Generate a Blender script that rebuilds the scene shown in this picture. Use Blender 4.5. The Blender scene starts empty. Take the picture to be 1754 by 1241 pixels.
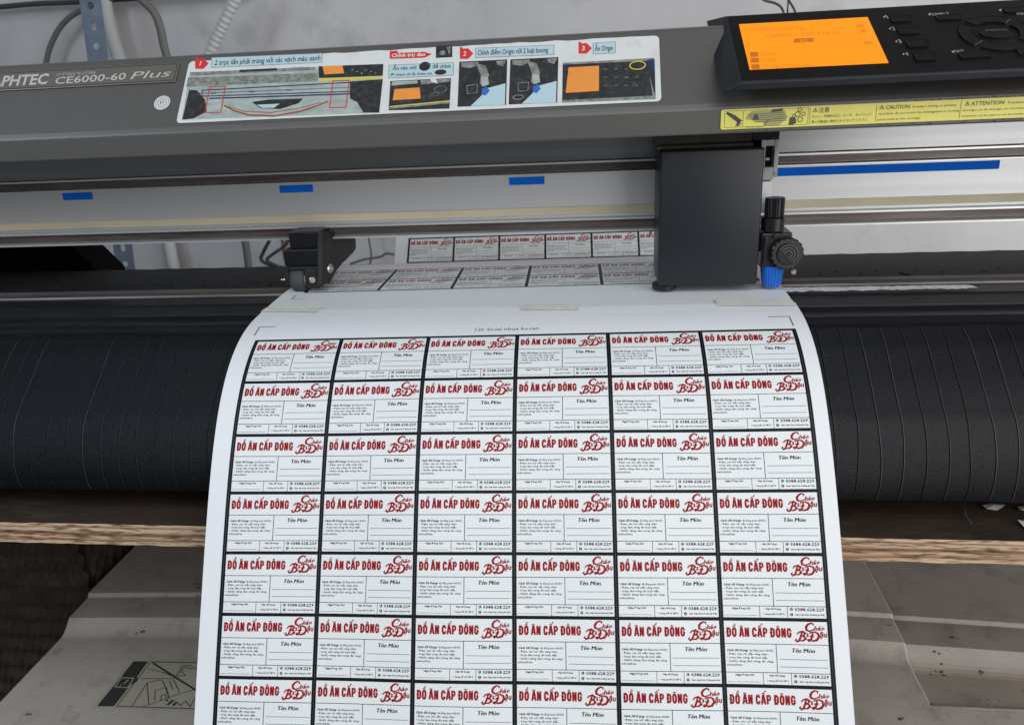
import bpy, bmesh, math, random
from mathutils import Vector, Matrix
random.seed(7)
S = bpy.context.scene
COL = S.collection
# ------------------------------------------------------------------ camera
CAMZ = 0.13294
MR = ((0.99313548, 0.1073589, -0.04643249),      # right
      (-0.00683533, -0.34301617, -0.93930463),   # down
      (-0.11676981, 0.93317414, -0.33992769))    # forward
FPX = 1330.0
cam = bpy.data.cameras.new("camera"); cob = bpy.data.objects.new("camera", cam); COL.objects.link(cob)
R, D, F = [Vector(v) for v in MR]
cob.matrix_world = Matrix(((R.x, -D.x, -F.x, 0), (R.y, -D.y, -F.y, 0), (R.z, -D.z, -F.z, CAMZ), (0, 0, 0, 1)))
cam.sensor_fit = 'HORIZONTAL'; cam.sensor_width = 36; cam.lens = FPX / 1754 * 36
cam.clip_start = 0.01; cam.clip_end = 50
cam.dof.use_dof = True; cam.dof.focus_distance = 0.47; cam.dof.aperture_fstop = 20
S.camera = cob
# ------------------------------------------------------------------ world, lamps, exposure
wd = bpy.data.worlds.new("World"); S.world = wd; wd.use_nodes = True
bg = wd.node_tree.nodes['Background']; bg.inputs[0].default_value = (0.88, 0.93, 1.0, 1); bg.inputs[1].default_value = 0.135
S.view_settings.view_transform = 'Standard'; S.view_settings.look = 'None'
S.view_settings.exposure = 0.0; S.view_settings.gamma = 1.0; S.view_settings.use_curve_mapping = False

def area(name, loc, target, sx, sy, power, color):
    l = bpy.data.lights.new(name, 'AREA'); l.shape = 'RECTANGLE'; l.size = sx; l.size_y = sy
    l.energy = power; l.color = color
    o = bpy.data.objects.new(name, l); COL.objects.link(o); o.location = loc
    o.rotation_euler = (Vector(target) - Vector(loc)).to_track_quat('-Z', 'Y').to_euler()
    return o
area('daylight_overhead', (0.45, -1.0, 1.35), (0.0, 0.5, 0), 2.8, 1.8, 32, (0.97, 0.985, 1.0))
area('daylight_from_the_right', (1.0, -0.45, 0.16), (0.15, 0.6, 0.03), 1.2, 0.8, 9.0, (1.0, 0.985, 0.975))
area('added_wall_light', (1.7, 0.80, 0.45), (0.2, 1.15, 0.1), 0.5, 0.8, 22.0, (1.0, 0.99, 0.98))  # added light, not a known window; brightens the wall towards the right
area('window_on_the_left', (-1.15, -0.20, 0.68), (-0.35, 0.4, -0.05), 0.40, 0.40, 6.0, (0.62, 0.82, 1.0))

# ------------------------------------------------------------------ unprojection onto real planes (pixels of the 1754 px photograph)
def ray(px, py):
    x, y = (px - 877) / FPX, (py - 620.5) / FPX
    return R * x + D * y + F
CC = Vector((0, 0, CAMZ))
def atY(px, py, Y): d = ray(px, py); return CC + d * (Y / d.y)
def atZ(px, py, Z): d = ray(px, py); return CC + d * ((Z - CAMZ) / d.z)
def atX(px, py, X): d = ray(px, py); return CC + d * (X / d.x)

# ------------------------------------------------------------------ materials
MATS = {}
def mat(name, col, rough=0.5, metal=0.0, vary=0.0, scale=40, bump=0.0, bscale=400, dirt=None, dirtscale=12, dirtamt=0.5,
        stretch=(1, 1, 1), spec=0.5, rvary=0.0, coat=0.0):
    m = bpy.data.materials.new(name); m.use_nodes = True; MATS[name] = m
    nt = m.node_tree; N = nt.nodes; L = nt.links; b = N['Principled BSDF']
    b.inputs['Base Color'].default_value = (*col, 1); b.inputs['Roughness'].default_value = rough
    b.inputs['Metallic'].default_value = metal; b.inputs['Specular IOR Level'].default_value = spec
    b.inputs['Coat Weight'].default_value = coat
    need = vary or bump or dirt or rvary
    if not need: return m
    tc = N.new('ShaderNodeTexCoord'); mp = N.new('ShaderNodeMapping'); mp.inputs['Scale'].default_value = stretch
    L.new(tc.outputs['Object'], mp.inputs[0])
    src = None
    def noise(sc, det=5, ro=0.6):
        n = N.new('ShaderNodeTexNoise'); n.inputs['Scale'].default_value = sc; n.inputs['Detail'].default_value = det
        n.inputs['Roughness'].default_value = ro; L.new(mp.outputs[0], n.inputs['Vector']); return n
    if vary:
        n = noise(scale); cr = N.new('ShaderNodeValToRGB')
        cr.color_ramp.elements[0].position = 0.3; cr.color_ramp.elements[1].position = 0.7
        cr.color_ramp.elements[0].color = (*[c * (1 - vary) for c in col], 1)
        cr.color_ramp.elements[1].color = (*[min(1, c * (1 + vary)) for c in col], 1)
        L.new(n.outputs['Fac'], cr.inputs[0]); src = cr.outputs[0]
    if dirt:
        n = noise(dirtscale, 8, 0.7); cr = N.new('ShaderNodeValToRGB')
        cr.color_ramp.elements[0].position = 0.52; cr.color_ramp.elements[1].position = 0.72
        cr.color_ramp.elements[0].color = (0, 0, 0, 1); cr.color_ramp.elements[1].color = (dirtamt,) * 3 + (1,)
        L.new(n.outputs['Fac'], cr.inputs[0])
        mx = N.new('ShaderNodeMix'); mx.data_type = 'RGBA'
        L.new(cr.outputs[0], mx.inputs[0])
        if src: L.new(src, mx.inputs[6])
        else: mx.inputs[6].default_value = (*col, 1)
        mx.inputs[7].default_value = (*dirt, 1); src = mx.outputs[2]
    if src: L.new(src, b.inputs['Base Color'])
    if rvary:
        n = noise(scale * 0.7); mr = N.new('ShaderNodeMapRange')
        mr.inputs[3].default_value = max(0.03, rough - rvary); mr.inputs[4].default_value = rough + rvary
        L.new(n.outputs['Fac'], mr.inputs[0]); L.new(mr.outputs[0], b.inputs['Roughness'])
    if bump:
        n = noise(bscale, 3); bp = N.new('ShaderNodeBump'); bp.inputs['Strength'].default_value = bump
        bp.inputs['Distance'].default_value = 0.0006
        L.new(n.outputs['Fac'], bp.inputs['Height']); L.new(bp.outputs[0], b.inputs['Normal'])
    return m

mat('cover_grey', (0.106, 0.101, 0.095), 0.42, 0.25, vary=0.08, scale=900, bump=0.12, bscale=1500, dirt=(0.09, 0.085, 0.08), dirtscale=25, dirtamt=0.35, rvary=0.06)
mat('recess_dark', (0.015, 0.015, 0.016), 0.6, vary=0.2)
mat('aluminium', (0.62, 0.62, 0.625), 0.44, 0.6, vary=0.05, scale=30, stretch=(0.15, 1, 8), rvary=0.08, dirt=(0.35, 0.33, 0.31), dirtscale=30, dirtamt=0.25)
mat('aluminium_edge', (0.72, 0.72, 0.71), 0.33, 0.6, vary=0.08, scale=60, stretch=(0.2, 1, 1))
mat('groove_dirty', (0.115, 0.095, 0.085), 0.38, 0.35, vary=0.45, scale=60, stretch=(0.25, 1, 4), dirt=(0.30, 0.25, 0.22), dirtscale=80, dirtamt=0.5)
mat('felt_strip', (0.56, 0.50, 0.35), 0.85, vary=0.12, scale=70, stretch=(0.4, 1, 1), dirt=(0.25, 0.22, 0.15), dirtscale=35, dirtamt=0.4)
mat('blue_tape', (0.001, 0.125, 0.62), 0.7, vary=0.08, spec=0.12)
mat('carriage_plastic', (0.015, 0.0165, 0.022), 0.36, vary=0.06, scale=300, bump=0.12, bscale=4200, spec=0.40, rvary=0.04)
mat('carriage_lid', (0.05, 0.048, 0.044), 0.45, vary=0.35, scale=40, dirt=(0.12, 0.11, 0.09), dirtscale=90, dirtamt=0.6)
mat('bracket_grey', (0.33, 0.34, 0.34), 0.45, 0.2, vary=0.15, scale=120, dirt=(0.06, 0.06, 0.055), dirtscale=160, dirtamt=0.7)
mat('black_plastic', (0.0065, 0.0065, 0.008), 0.33, vary=0.2, scale=200)
mat('black_matte', (0.009, 0.0088, 0.0084), 0.7, vary=0.3, scale=120, bump=0.3, bscale=900)
mat('platen_black', (0.0095, 0.009, 0.0085), 0.65, vary=0.25, scale=90, bump=0.6, bscale=1300, dirt=(0.030, 0.028, 0.025), dirtscale=45, dirtamt=0.5, spec=0.35)
mat('platen_gloss', (0.008, 0.0083, 0.011), 0.38, vary=0.3, scale=60, stretch=(0.2, 1, 1), rvary=0.08, spec=0.25)
mat('cutting_mat', (0.07, 0.058, 0.052), 0.5, vary=0.3, scale=80, stretch=(0.2, 1, 1), dirt=(0.13, 0.12, 0.11), dirtscale=60, dirtamt=0.4)
mat('front_cover_black', (0.0045, 0.005, 0.0065), 0.34, vary=0.35, scale=1400, bump=1.0, bscale=1500, spec=0.30, rvary=0.08)
mat('score_line', (0.085, 0.088, 0.092), 0.5)
mat('score_groove', (0.002, 0.002, 0.002), 0.8, spec=0.05)
mat('blue_cap', (0.012, 0.14, 0.55), 0.35, vary=0.06)
mat('steel', (0.62, 0.57, 0.52), 0.25, 0.9, vary=0.2, scale=300)
mat('rubber', (0.045, 0.044, 0.050), 0.75, vary=0.15, scale=200)
mat('silver_tape', (0.62, 0.62, 0.61), 0.35, 0.15, vary=0.15, scale=60, dirt=(0.16, 0.14, 0.12), dirtscale=140, dirtamt=0.8, bump=0.5, bscale=200)
mat('paper', (0.745, 0.755, 0.77), 0.42, vary=0.012, scale=10, spec=0.4)
mat('label_white', (0.725, 0.748, 0.748), 0.40, spec=0.4)
mat('print_black', (0.006, 0.0055, 0.008), 0.45, spec=0.15)
mat('print_red', (0.29, 0.005, 0.008), 0.5, spec=0.15)
mat('masking_tape', (0.68, 0.67, 0.60), 0.6, vary=0.10, scale=90, bump=0.4, bscale=300)
mat('sticker_white', (0.62, 0.63, 0.62), 0.4, dirt=(0.42, 0.41, 0.38), dirtscale=60, dirtamt=0.5)
mat('ink_grey', (0.20, 0.20, 0.20), 0.5)
mat('ink_pale', (0.34, 0.38, 0.36), 0.45, vary=0.22, scale=300, stretch=(0.4, 1, 1))
mat('ink_mid', (0.20, 0.21, 0.19), 0.45, vary=0.5, scale=400)
mat('ink_dark', (0.022, 0.022, 0.024), 0.4, vary=0.4, scale=300, dirt=(0.13, 0.135, 0.13), dirtscale=260, dirtamt=0.4)
mat('ink_navy', (0.02, 0.03, 0.09), 0.4)
mat('ink_red', (0.60, 0.03, 0.03), 0.4)
mat('ink_rust', (0.33, 0.07, 0.03), 0.4)
mat('ink_orange', (0.75, 0.27, 0.05), 0.4, vary=0.06, scale=200)
mat('ink_yellow', (0.60, 0.52, 0.06), 0.4)
mat('ink_blue', (0.04, 0.13, 0.45), 0.4)
mat('ink_lightblue', (0.42, 0.56, 0.60), 0.4)
mat('warning_yellow', (0.72, 0.65, 0.14), 0.45, vary=0.05, scale=100)
mat('warning_shade', (0.36, 0.34, 0.13), 0.45)
mat('ink_warning', (0.06, 0.06, 0.04), 0.5)
mat('plate_taupe', (0.20, 0.18, 0.155), 0.35, 0.5, vary=0.05, scale=300)
mat('plate_ink', (0.44, 0.42, 0.40), 0.5)
mat('panel_black', (0.005, 0.0045, 0.0045), 0.5, vary=0.3, scale=300, spec=0.12)
mat('panel_rim', (0.014, 0.016, 0.020), 0.5, vary=0.2, spec=0.3)
mat('panel_text', (0.30, 0.30, 0.30), 0.5)
mat('panel_text_dim', (0.10, 0.10, 0.10), 0.5)
mat('button_black', (0.005, 0.005, 0.006), 0.5, spec=0.12)
mat('dull_edge', (0.16, 0.15, 0.14), 0.5, 0.2, vary=0.4, scale=30, stretch=(0.3, 1, 1))
mat('copier_edge_highlight', (0.66, 0.62, 0.57), 0.6)  # edge highlight of the copier panels, painted as a pale colour
mat('cut_line', (0.035, 0.034, 0.04), 0.5)
mat('lcd_ink', (0.62, 0.17, 0.01), 0.5)
mat('lcd_ink_dark', (0.42, 0.11, 0.01), 0.5)
mat('plywood_top', (0.040, 0.026, 0.018), 0.65, vary=0.45, scale=14, stretch=(0.5, 1.5, 1), dirt=(0.085, 0.062, 0.046), dirtscale=45, dirtamt=0.7, bump=0.8, bscale=260, spec=0.3)
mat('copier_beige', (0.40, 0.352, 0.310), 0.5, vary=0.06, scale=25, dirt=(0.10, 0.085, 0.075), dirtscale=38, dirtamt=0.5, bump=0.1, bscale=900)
mat('copier_beige_shaded', (0.300, 0.256, 0.218), 0.42, vary=0.10, scale=25, dirt=(0.075, 0.062, 0.052), dirtscale=30, dirtamt=0.6, bump=0.1, bscale=900)  # the copier's beige, darkened in colour where less light reaches
mat('copier_mark', (0.06, 0.054, 0.048), 0.6)
mat('copier_sticker', (0.36, 0.32, 0.25), 0.5, vary=0.05)
mat('copier_ink', (0.035, 0.036, 0.033), 0.5)
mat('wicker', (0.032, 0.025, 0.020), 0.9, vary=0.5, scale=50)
mat('wall_paint', (0.46, 0.45, 0.455), 0.85, vary=0.12, scale=3.5, dirt=(0.26, 0.23, 0.22), dirtscale=6, dirtamt=0.65, bump=0.3, bscale=60)
mat('floor_concrete', (0.12, 0.11, 0.10), 0.8, vary=0.2, scale=6)
mat('galvanised', (0.15, 0.175, 0.22), 0.5, 0.4, vary=0.2, scale=60, dirt=(0.10, 0.10, 0.11), dirtscale=30)
mat('hose_dark', (0.035, 0.034, 0.034), 0.6)
mat('hose_grey', (0.10, 0.095, 0.092), 0.6)
mat('hose_light', (0.42, 0.42, 0.41), 0.6)
mat('pipe_red', (0.22, 0.14, 0.13), 0.6)
mat('leg_wood', (0.20, 0.13, 0.08), 0.7, vary=0.2)
# plywood edge: plies
m = mat('plywood_edge', (0.42, 0.27, 0.17), 0.7, vary=0.01)
nt = m.node_tree; N = nt.nodes; L = nt.links
tc = N.new('ShaderNodeTexCoord')
def nz_(scale, det, vec):
    a = N.new('ShaderNodeMapping'); a.inputs['Scale'].default_value = vec; L.new(tc.outputs['Object'], a.inputs[0])
    n = N.new('ShaderNodeTexNoise'); n.inputs['Scale'].default_value = scale; n.inputs['Detail'].default_value = det; L.new(a.outputs[0], n.inputs[0]); return n.outputs['Fac']
def mth(op, a, b):
    n = N.new('ShaderNodeMath'); n.operation = op
    for k_, v in enumerate((a, b)):
        if isinstance(v, (int, float)): n.inputs[k_].default_value = v
        else: L.new(v, n.inputs[k_])
    return n.outputs[0]
sx = N.new('ShaderNodeSeparateXYZ'); L.new(tc.outputs['Object'], sx.inputs[0])
zf = mth('DIVIDE', mth('SUBTRACT', sx.outputs[2], 0.8373), 0.0138)          # 0 bottom .. 1 top of the board edge
zf = mth('ADD', zf, mth('MULTIPLY', mth('SUBTRACT', nz_(1.0, 4, (10, 1, 90)), 0.5), 0.32))
cr = N.new('ShaderNodeValToRGB'); e = cr.color_ramp.elements
e[0].position = 0.0; e[0].color = (0.60, 0.43, 0.27, 1); e[1].position = 1.0; e[1].color = (0.42, 0.28, 0.18, 1)
for ps, c in ((.12, (.55, .37, .23)), (.17, (.22, .12, .07)), (.27, (.46, .28, .17)), (.36, (.58, .41, .26)), (.43, (.30, .18, .11)), (.52, (.17, .09, .055)), (.60, (.52, .36, .23)), (.72, (.60, .44, .29)), (.80, (.28, .17, .10)), (.87, (.56, .40, .26)), (.95, (.62, .46, .31))):
    k = e.new(ps); k.color = (*c, 1)
L.new(zf, cr.inputs[0])
sp = N.new('ShaderNodeValToRGB'); sp.color_ramp.elements[0].position = 0.36; sp.color_ramp.elements[0].color = (0.30, 0.24, 0.20, 1)
sp.color_ramp.elements[1].position = 0.52; sp.color_ramp.elements[1].color = (1, 1, 1, 1); L.new(nz_(1.0, 8, (95, 40, 900)), sp.inputs[0])
mx = N.new('ShaderNodeMix'); mx.data_type = 'RGBA'; mx.blend_type = 'MULTIPLY'; mx.inputs[0].default_value = 1.0
L.new(cr.outputs[0], mx.inputs[6]); L.new(sp.outputs[0], mx.inputs[7]); L.new(mx.outputs[2], N['Principled BSDF'].inputs['Base Color'])
# lit lcd
m = bpy.data.materials.new('lcd_orange'); m.use_nodes = True; MATS['lcd_orange'] = m
b = m.node_tree.nodes['Principled BSDF']; b.inputs['Base Color'].default_value = (0.10, 0.03, 0.0, 1); b.inputs['Specular IOR Level'].default_value = 0.2
b.inputs['Emission Color'].default_value = (1.0, 0.30, 0.0, 1); b.inputs['Emission Strength'].default_value = 1.0; b.inputs['Roughness'].default_value = 0.3
for nme, c in (('lcd_ink', (0.60, 0.16, 0.0)), ('lcd_ink_dark', (0.46, 0.12, 0.0))):
    b = MATS[nme].node_tree.nodes['Principled BSDF']; b.inputs['Base Color'].default_value = (*[k * .3 for k in c], 1)
    b.inputs['Emission Color'].default_value = (*c, 1); b.inputs['Emission Strength'].default_value = 0.9

# ------------------------------------------------------------------ object helpers
def thing(name, label, cat, loc, group=None):
    o = bpy.data.objects.new(name, None); o.empty_display_size = 0.02; COL.objects.link(o); o.location = loc
    o['label'] = label; o['category'] = cat
    if group: o['group'] = group
    return o
def wloc(o):
    v = Vector(o.location)
    while o.parent: o = o.parent; v = v + Vector(o.location)
    return v
def link(name, me, mats, parent=None, smooth=False):
    o = bpy.data.objects.new(name, me); COL.objects.link(o)
    for k in (mats if isinstance(mats, (list, tuple)) else [mats]): me.materials.append(MATS[k])
    if parent:
        off = wloc(parent); me.transform(Matrix.Translation(-off)); o.parent = parent
    if smooth:
        for p in me.polygons: p.use_smooth = True
    return o
def top(name, me, mats, loc, label=None, cat=None, kind=None, group=None, smooth=False):
    me.transform(Matrix.Translation(-Vector(loc))); o = link(name, me, mats, None, smooth); o.location = loc
    if label: o['label'] = label
    if cat: o['category'] = cat
    if kind: o['kind'] = kind
    if group: o['group'] = group
    return o
class MB:
    """collects shapes into one bmesh"""
    def __init__(s): s.bm = bmesh.new(); s.smooth = False
    def box(s, x0, x1, y0, y1, z0, z1, bev=0.0, seg=2, mi=0):
        r = bmesh.ops.create_cube(s.bm, size=1.0); vs = r['verts']
        for v in vs: v.co = Vector(((x0 + x1) / 2 + v.co.x * (x1 - x0), (y0 + y1) / 2 + v.co.y * (y1 - y0), (z0 + z1) / 2 + v.co.z * (z1 - z0)))
        if bev:
            es = list({e for v in vs for e in v.link_edges})
            r = bmesh.ops.bevel(s.bm, geom=es, offset=bev, segments=seg, affect='EDGES', profile=0.5)
        return s
    def prism(s, prof, x0, x1, bev=0.0, mi=0, seg=2, axis='x'):
        n = len(prof)
        def P(a, b, t): return (t, a, b) if axis == 'x' else ((a, t, b) if axis == 'y' else (a, b, t))
        A = [s.bm.verts.new(P(a, b, x0)) for a, b in prof]; B = [s.bm.verts.new(P(a, b, x1)) for a, b in prof]
        fs = [s.bm.faces.new(A), s.bm.faces.new(B[::-1])]
        for i in range(n): fs.append(s.bm.faces.new((A[i], B[i], B[(i + 1) % n], A[(i + 1) % n])))
        for f in fs: f.material_index = mi
        if bev:
            es = list({e for f in fs for e in f.edges})
            bmesh.ops.bevel(s.bm, geom=es, offset=bev, segments=seg, affect='EDGES', profile=0.5)
        return s
    def cyl(s, c, axis, r, h, n=32, r2=None, flutes=0, depth=0.0, bev=0.0):
        """cylinder from c along axis (unit) for length h; r2 = end radius; fluted sides"""
        ax = Vector(axis).normalized(); u = ax.orthogonal().normalized(); w = ax.cross(u); c = Vector(c)
        if flutes: n = flutes * 4
        r2 = r if r2 is None else r2
        def ring(t, rr):
            out = []
            for i in range(n):
                a = 2 * math.pi * i / n
                q = rr - (depth if flutes and i % 4 in (0,) else 0)
                out.append(s.bm.verts.new(c + ax * t + (u * math.cos(a) + w * math.sin(a)) * q))
            return out
        rings = []
        if bev: rings += [ring(0, r - bev), ring(bev, r), ring(h - bev, r2), ring(h, r2 - bev)]
        else: rings += [ring(0, r), ring(h, r2)]
        s.bm.faces.new(rings[0][::-1]); s.bm.faces.new(rings[-1])
        for a, b in zip(rings, rings[1:]):
            for i in range(n): s.bm.faces.new((a[i], a[(i + 1) % n], b[(i + 1) % n], b[i]))
        return s
    def tube(s, pts, r, n=12, ribs=0.0):
        P = []
        pts = [Vector(p) for p in pts]; q = [pts[0] * 2 - pts[1]] + pts + [pts[-1] * 2 - pts[-2]]
        for i in range(1, len(q) - 2):
            p0, p1, p2, p3 = q[i - 1:i + 3]; K = max(6, int((p2 - p1).length / 0.004)) if ribs else 8
            for j in range(K):
                t = j / K
                P.append(0.5 * ((2 * p1) + (p2 - p0) * t + (2 * p0 - 5 * p1 + 4 * p2 - p3) * t * t + (3 * p1 - p0 - 3 * p2 + p3) * t ** 3))
        P.append(pts[-1]); rings = []
        for i, p in enumerate(P):
            d = (P[min(i + 1, len(P) - 1)] - P[max(i - 1, 0)]).normalized()
            u = d.cross(Vector((0, 1, 0.1))).normalized(); w = d.cross(u)
            rr = r * (1 - (ribs if i % 2 else 0))
            rings.append([s.bm.verts.new(p + (u * math.cos(2 * math.pi * k / n) + w * math.sin(2 * math.pi * k / n)) * rr) for k in range(n)])
        for a, b in zip(rings, rings[1:]):
            for i in range(n): s.bm.faces.new((a[i], a[(i + 1) % n], b[(i + 1) % n], b[i]))
        s.bm.faces.new(rings[0][::-1]); s.bm.faces.new(rings[-1])
        return s
    def grid(s, fn, nu, nv):
        V = [[s.bm.verts.new(fn(i / nu, j / nv)) for i in range(nu + 1)] for j in range(nv + 1)]
        for j in range(nv):
            for i in range(nu): s.bm.faces.new((V[j][i], V[j][i + 1], V[j + 1][i + 1], V[j + 1][i]))
        return s
    def mesh(s, name):
        bmesh.ops.recalc_face_normals(s.bm, faces=s.bm.faces)
        me = bpy.data.meshes.new(name); s.bm.to_mesh(me); s.bm.free(); return me
    def build(s, name, mats, parent=None, smooth=False):
        return link(name, s.mesh(name), mats, parent, smooth)

# ------------------------------------------------------------------ flat ink: text and drawings
TC = {}
def glyphs(st, bold=0.0, res=2):
    bold = min(bold, 0.04)
    k = (st, bold, res)
    if k in TC: return TC[k]
    cu = bpy.data.curves.new('t', 'FONT'); cu.body = st; cu.size = 1; cu.resolution_u = res; cu.offset = bold
    cu.fill_mode = 'FRONT'
    o = bpy.data.objects.new('t', cu); COL.objects.link(o); dg = bpy.context.evaluated_depsgraph_get(); dg.update()
    me = o.evaluated_get(dg).to_mesh()
    vs = [(v.co.x, v.co.y) for v in me.vertices]; fs = [tuple(p.vertices) for p in me.polygons]
    o.evaluated_get(dg).to_mesh_clear(); bpy.data.objects.remove(o); bpy.data.curves.remove(cu)
    if not vs: vs = [(0, 0)]
    x0 = min(v[0] for v in vs); x1 = max(v[0] for v in vs)
    TC[k] = (vs, fs, x0, x1); return TC[k]
CAP = 0.729
class Ink:
    """2-D drawing in metres (a, b) mapped to a surface by fn(a, b, offset)"""
    def __init__(s, fn, step=None): s.fn = fn; s.V = []; s.Fc = []; s.M = []; s.mats = []; s.step = step
    def mi(s, m):
        if m not in s.mats: s.mats.append(m)
        return s.mats.index(m)
    def poly(s, pts, m, lay=0):
        b = len(s.V); s.V += [(p[0], p[1], lay) for p in pts]; s.Fc.append(tuple(range(b, b + len(pts)))); s.M.append(s.mi(m))
    def quad(s, p0, p1, p2, p3, m, lay=0):
        n = 1
        if s.step: n = max(1, math.ceil(max(abs(p3[1] - p0[1]), abs(p2[1] - p1[1])) / s.step))
        k = max(1, math.ceil(abs(p1[0] - p0[0]) / 0.0055)) if s.step else 1
        lerp = lambda a, b, t: (a[0] + (b[0] - a[0]) * t, a[1] + (b[1] - a[1]) * t)
        P = lambda i, j: lerp(lerp(p0, p3, i / n), lerp(p1, p2, i / n), j / k)
        for i in range(n):
            for j in range(k): s.poly([P(i, j), P(i, j + 1), P(i + 1, j + 1), P(i + 1, j)], m, lay)
    def rect(s, a0, b0, a1, b1, m, lay=0): s.quad((a0, b0), (a1, b0), (a1, b1), (a0, b1), m, lay)
    def line(s, pts, w, m, lay=0, closed=False):
        pts = [Vector(p[:2]) for p in pts]; n = len(pts); Lf, Rt = [], []
        for i in range(n):
            a = pts[i - 1] if (i > 0 or closed) else pts[i]; c = pts[(i + 1) % n] if (i < n - 1 or closed) else pts[i]
            d1 = (pts[i] - a); d2 = (c - pts[i])
            d1 = d1.normalized() if d1.length else d2.normalized(); d2 = d2.normalized() if d2.length else d1
            n1 = Vector((-d1.y, d1.x)); n2 = Vector((-d2.y, d2.x)); nn = (n1 + n2)
            nn = nn.normalized() if nn.length > 1e-6 else n1
            k = 1 / max(0.4, nn.dot(n1)); ww = (w[i] if isinstance(w, (list, tuple)) else w) / 2
            Lf.append(pts[i] + nn * k * ww); Rt.append(pts[i] - nn * k * ww)
        for i in range(n if closed else n - 1):
            j = (i + 1) % n; s.poly([Lf[i], Rt[i], Rt[j], Lf[j]], m, lay)
    def disc(s, c, ra, rb, m, lay=0, n=20): s.poly([(c[0] + ra * math.cos(2 * math.pi * i / n), c[1] + rb * math.sin(2 * math.pi * i / n)) for i in range(n)], m, lay)
    def ring(s, c, ra, rb, w, m, lay=0, n=24): s.line([(c[0] + ra * math.cos(2 * math.pi * i / n), c[1] + rb * math.sin(2 * math.pi * i / n)) for i in range(n)], w, m, lay, True)
    def text(s, st, p0, p1, cap, m, lay=1, bold=0.0, shear=0.0, res=2):
        """text between baseline points p0 and p1, capitals 'cap' tall"""
        vs, fs, x0, x1 = glyphs(st, bold, res); p0 = Vector(p0[:2]); p1 = Vector(p1[:2])
        d = p1 - p0; wdt = d.length; d.normalize(); up = Vector((-d.y, d.x))
        if s.flip: up = -up
        kx = wdt / max(1e-6, (x1 - x0)); ky = cap / CAP; b = len(s.V)
        for x, y in vs:
            q = p0 + d * ((x - x0) * kx + shear * y * ky) + up * (y * ky); s.V.append((q.x, q.y, lay))
        k = s.mi(m)
        for f in fs: s.Fc.append(tuple(b + i for i in f)); s.M.append(k)
    flip = False
    def build(s, name, parent, base=0.0001, dl=0.00005):
        me = bpy.data.meshes.new(name)
        me.from_pydata([tuple(s.fn(a, b, base + l * dl)) for a, b, l in s.V], [], s.Fc)
        for p, k in zip(me.polygons, s.M): p.material_index = k
        me.update()
        return link(name, me, s.mats, parent)

# ================================================================== SETTING
me = MB().box(-3.0, 3.0, 1.30, 1.40, -0.95, 2.0).mesh('wall')
wall = top('wall', me, 'wall_paint', (0, 1.35, -0.95), kind='structure')
me = MB().box(-3.0, 3.0, -1.5, 1.30, -1.05, -0.95).mesh('floor')
top('floor', me, 'floor_concrete', (0, 0, -0.95), kind='structure')

# ================================================================== THE CUTTING PLOTTER
plotter = thing('cutting_plotter', 'wide grey and black vinyl cutting plotter with a lit orange display and black carriage', 'cutting plotter', (0, 0.48, -0.0989))
XL, XR = -0.62, 0.42
# --- top cover
A50 = math.radians(50)
CY0, CZ0 = 0.46, 0.1149
def cov(px, py):           # photograph pixel -> (x, t) on the sloping cover
    d = ray(px, py); n = Vector((0, -math.sin(A50), math.cos(A50))); P0 = Vector((0, CY0, CZ0))
    t = (P0 - CC).dot(n) / d.dot(n); p = CC + d * t
    return (p.x, (p - P0).dot(Vector((0, math.cos(A50), math.sin(A50)))))
def covmap(a, b, off): return Vector((a, CY0 + b * math.cos(A50) - off * math.sin(A50), CZ0 + b * math.sin(A50) + off * math.cos(A50)))
prof = [(0.4606, 0.1000), (0.4602, 0.1008), (0.4598, 0.1128), (0.4602, 0.1142), (0.4614, 0.1162), (0.4940, 0.1550), (0.4965, 0.1570), (0.500, 0.1576), (0.64, 0.1576), (0.64, 0.1), (0.548, 0.1), (0.548, 0.1035), (0.463, 0.1035), (0.463, 0.1)]
prof2 = [(0.4606, 0.1000), (0.4602, 0.1008), (0.4598, 0.1128), (0.4602, 0.1142), (0.4614, 0.1162), (0.4700, 0.1262), (0.64, 0.1262), (0.64, 0.1), (0.548, 0.1), (0.548, 0.1035), (0.463, 0.1035), (0.463, 0.1)]
cover = MB().prism(prof, XL, 0.0700).prism(prof2, 0.0700, XR).build('top_cover', 'cover_grey', plotter)
# --- name plate
k = [cov(*p) for p in ((-70, 126), (308, 110), (301, 141), (-75, 164))]
x1 = -0.2601
pl = MB()
pl.prism([(CY0 + t * math.cos(A50) - o * math.sin(A50), CZ0 + t * math.sin(A50) + o * math.cos(A50)) for t, o in ((0.0352, 0), (0.0495, 0), (0.0495, 0.0008), (0.0352, 0.0008))], -0.45, x1, bev=0.0002)
plate = pl.build('name_plate', 'plate_taupe', plotter)
ik = Ink(covmap)
def cp(ik, st, a, b, hpx, m, lay=1, fn=cov, **kw):
    p0 = fn(*a); p1 = fn(*b); mid = ((a[0] + b[0]) / 2, (a[1] + b[1]) / 2); q0 = fn(*mid); q1 = fn(mid[0], mid[1] - hpx)
    ik.text(st, p0, p1, abs(q1[1] - q0[1]), m, lay, **kw)
t0, t1 = cov(-2, 150.5), cov(81, 148)
wd5 = (t1[0] - t0[0]) / 5.15; a0 = t0[0] - wd5 * 2.95
hh = 0.0082
ik.text('GRAPHTEC', (a0, 0.0385), (t1[0], 0.0385), hh, 'plate_ink', bold=0.03)
cp(ik, 'CE6000-60', (95, 146), (216, 138), 12, 'plate_ink', bold=0.012)
cp(ik, 'CUTTING PLOTTER', (97, 132), (165, 128.5), 4.5, 'plate_ink', res=1)
cp(ik, 'Plus', (224, 138), (290, 133), 13, 'plate_ink', shear=0.45, bold=0.0)
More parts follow.
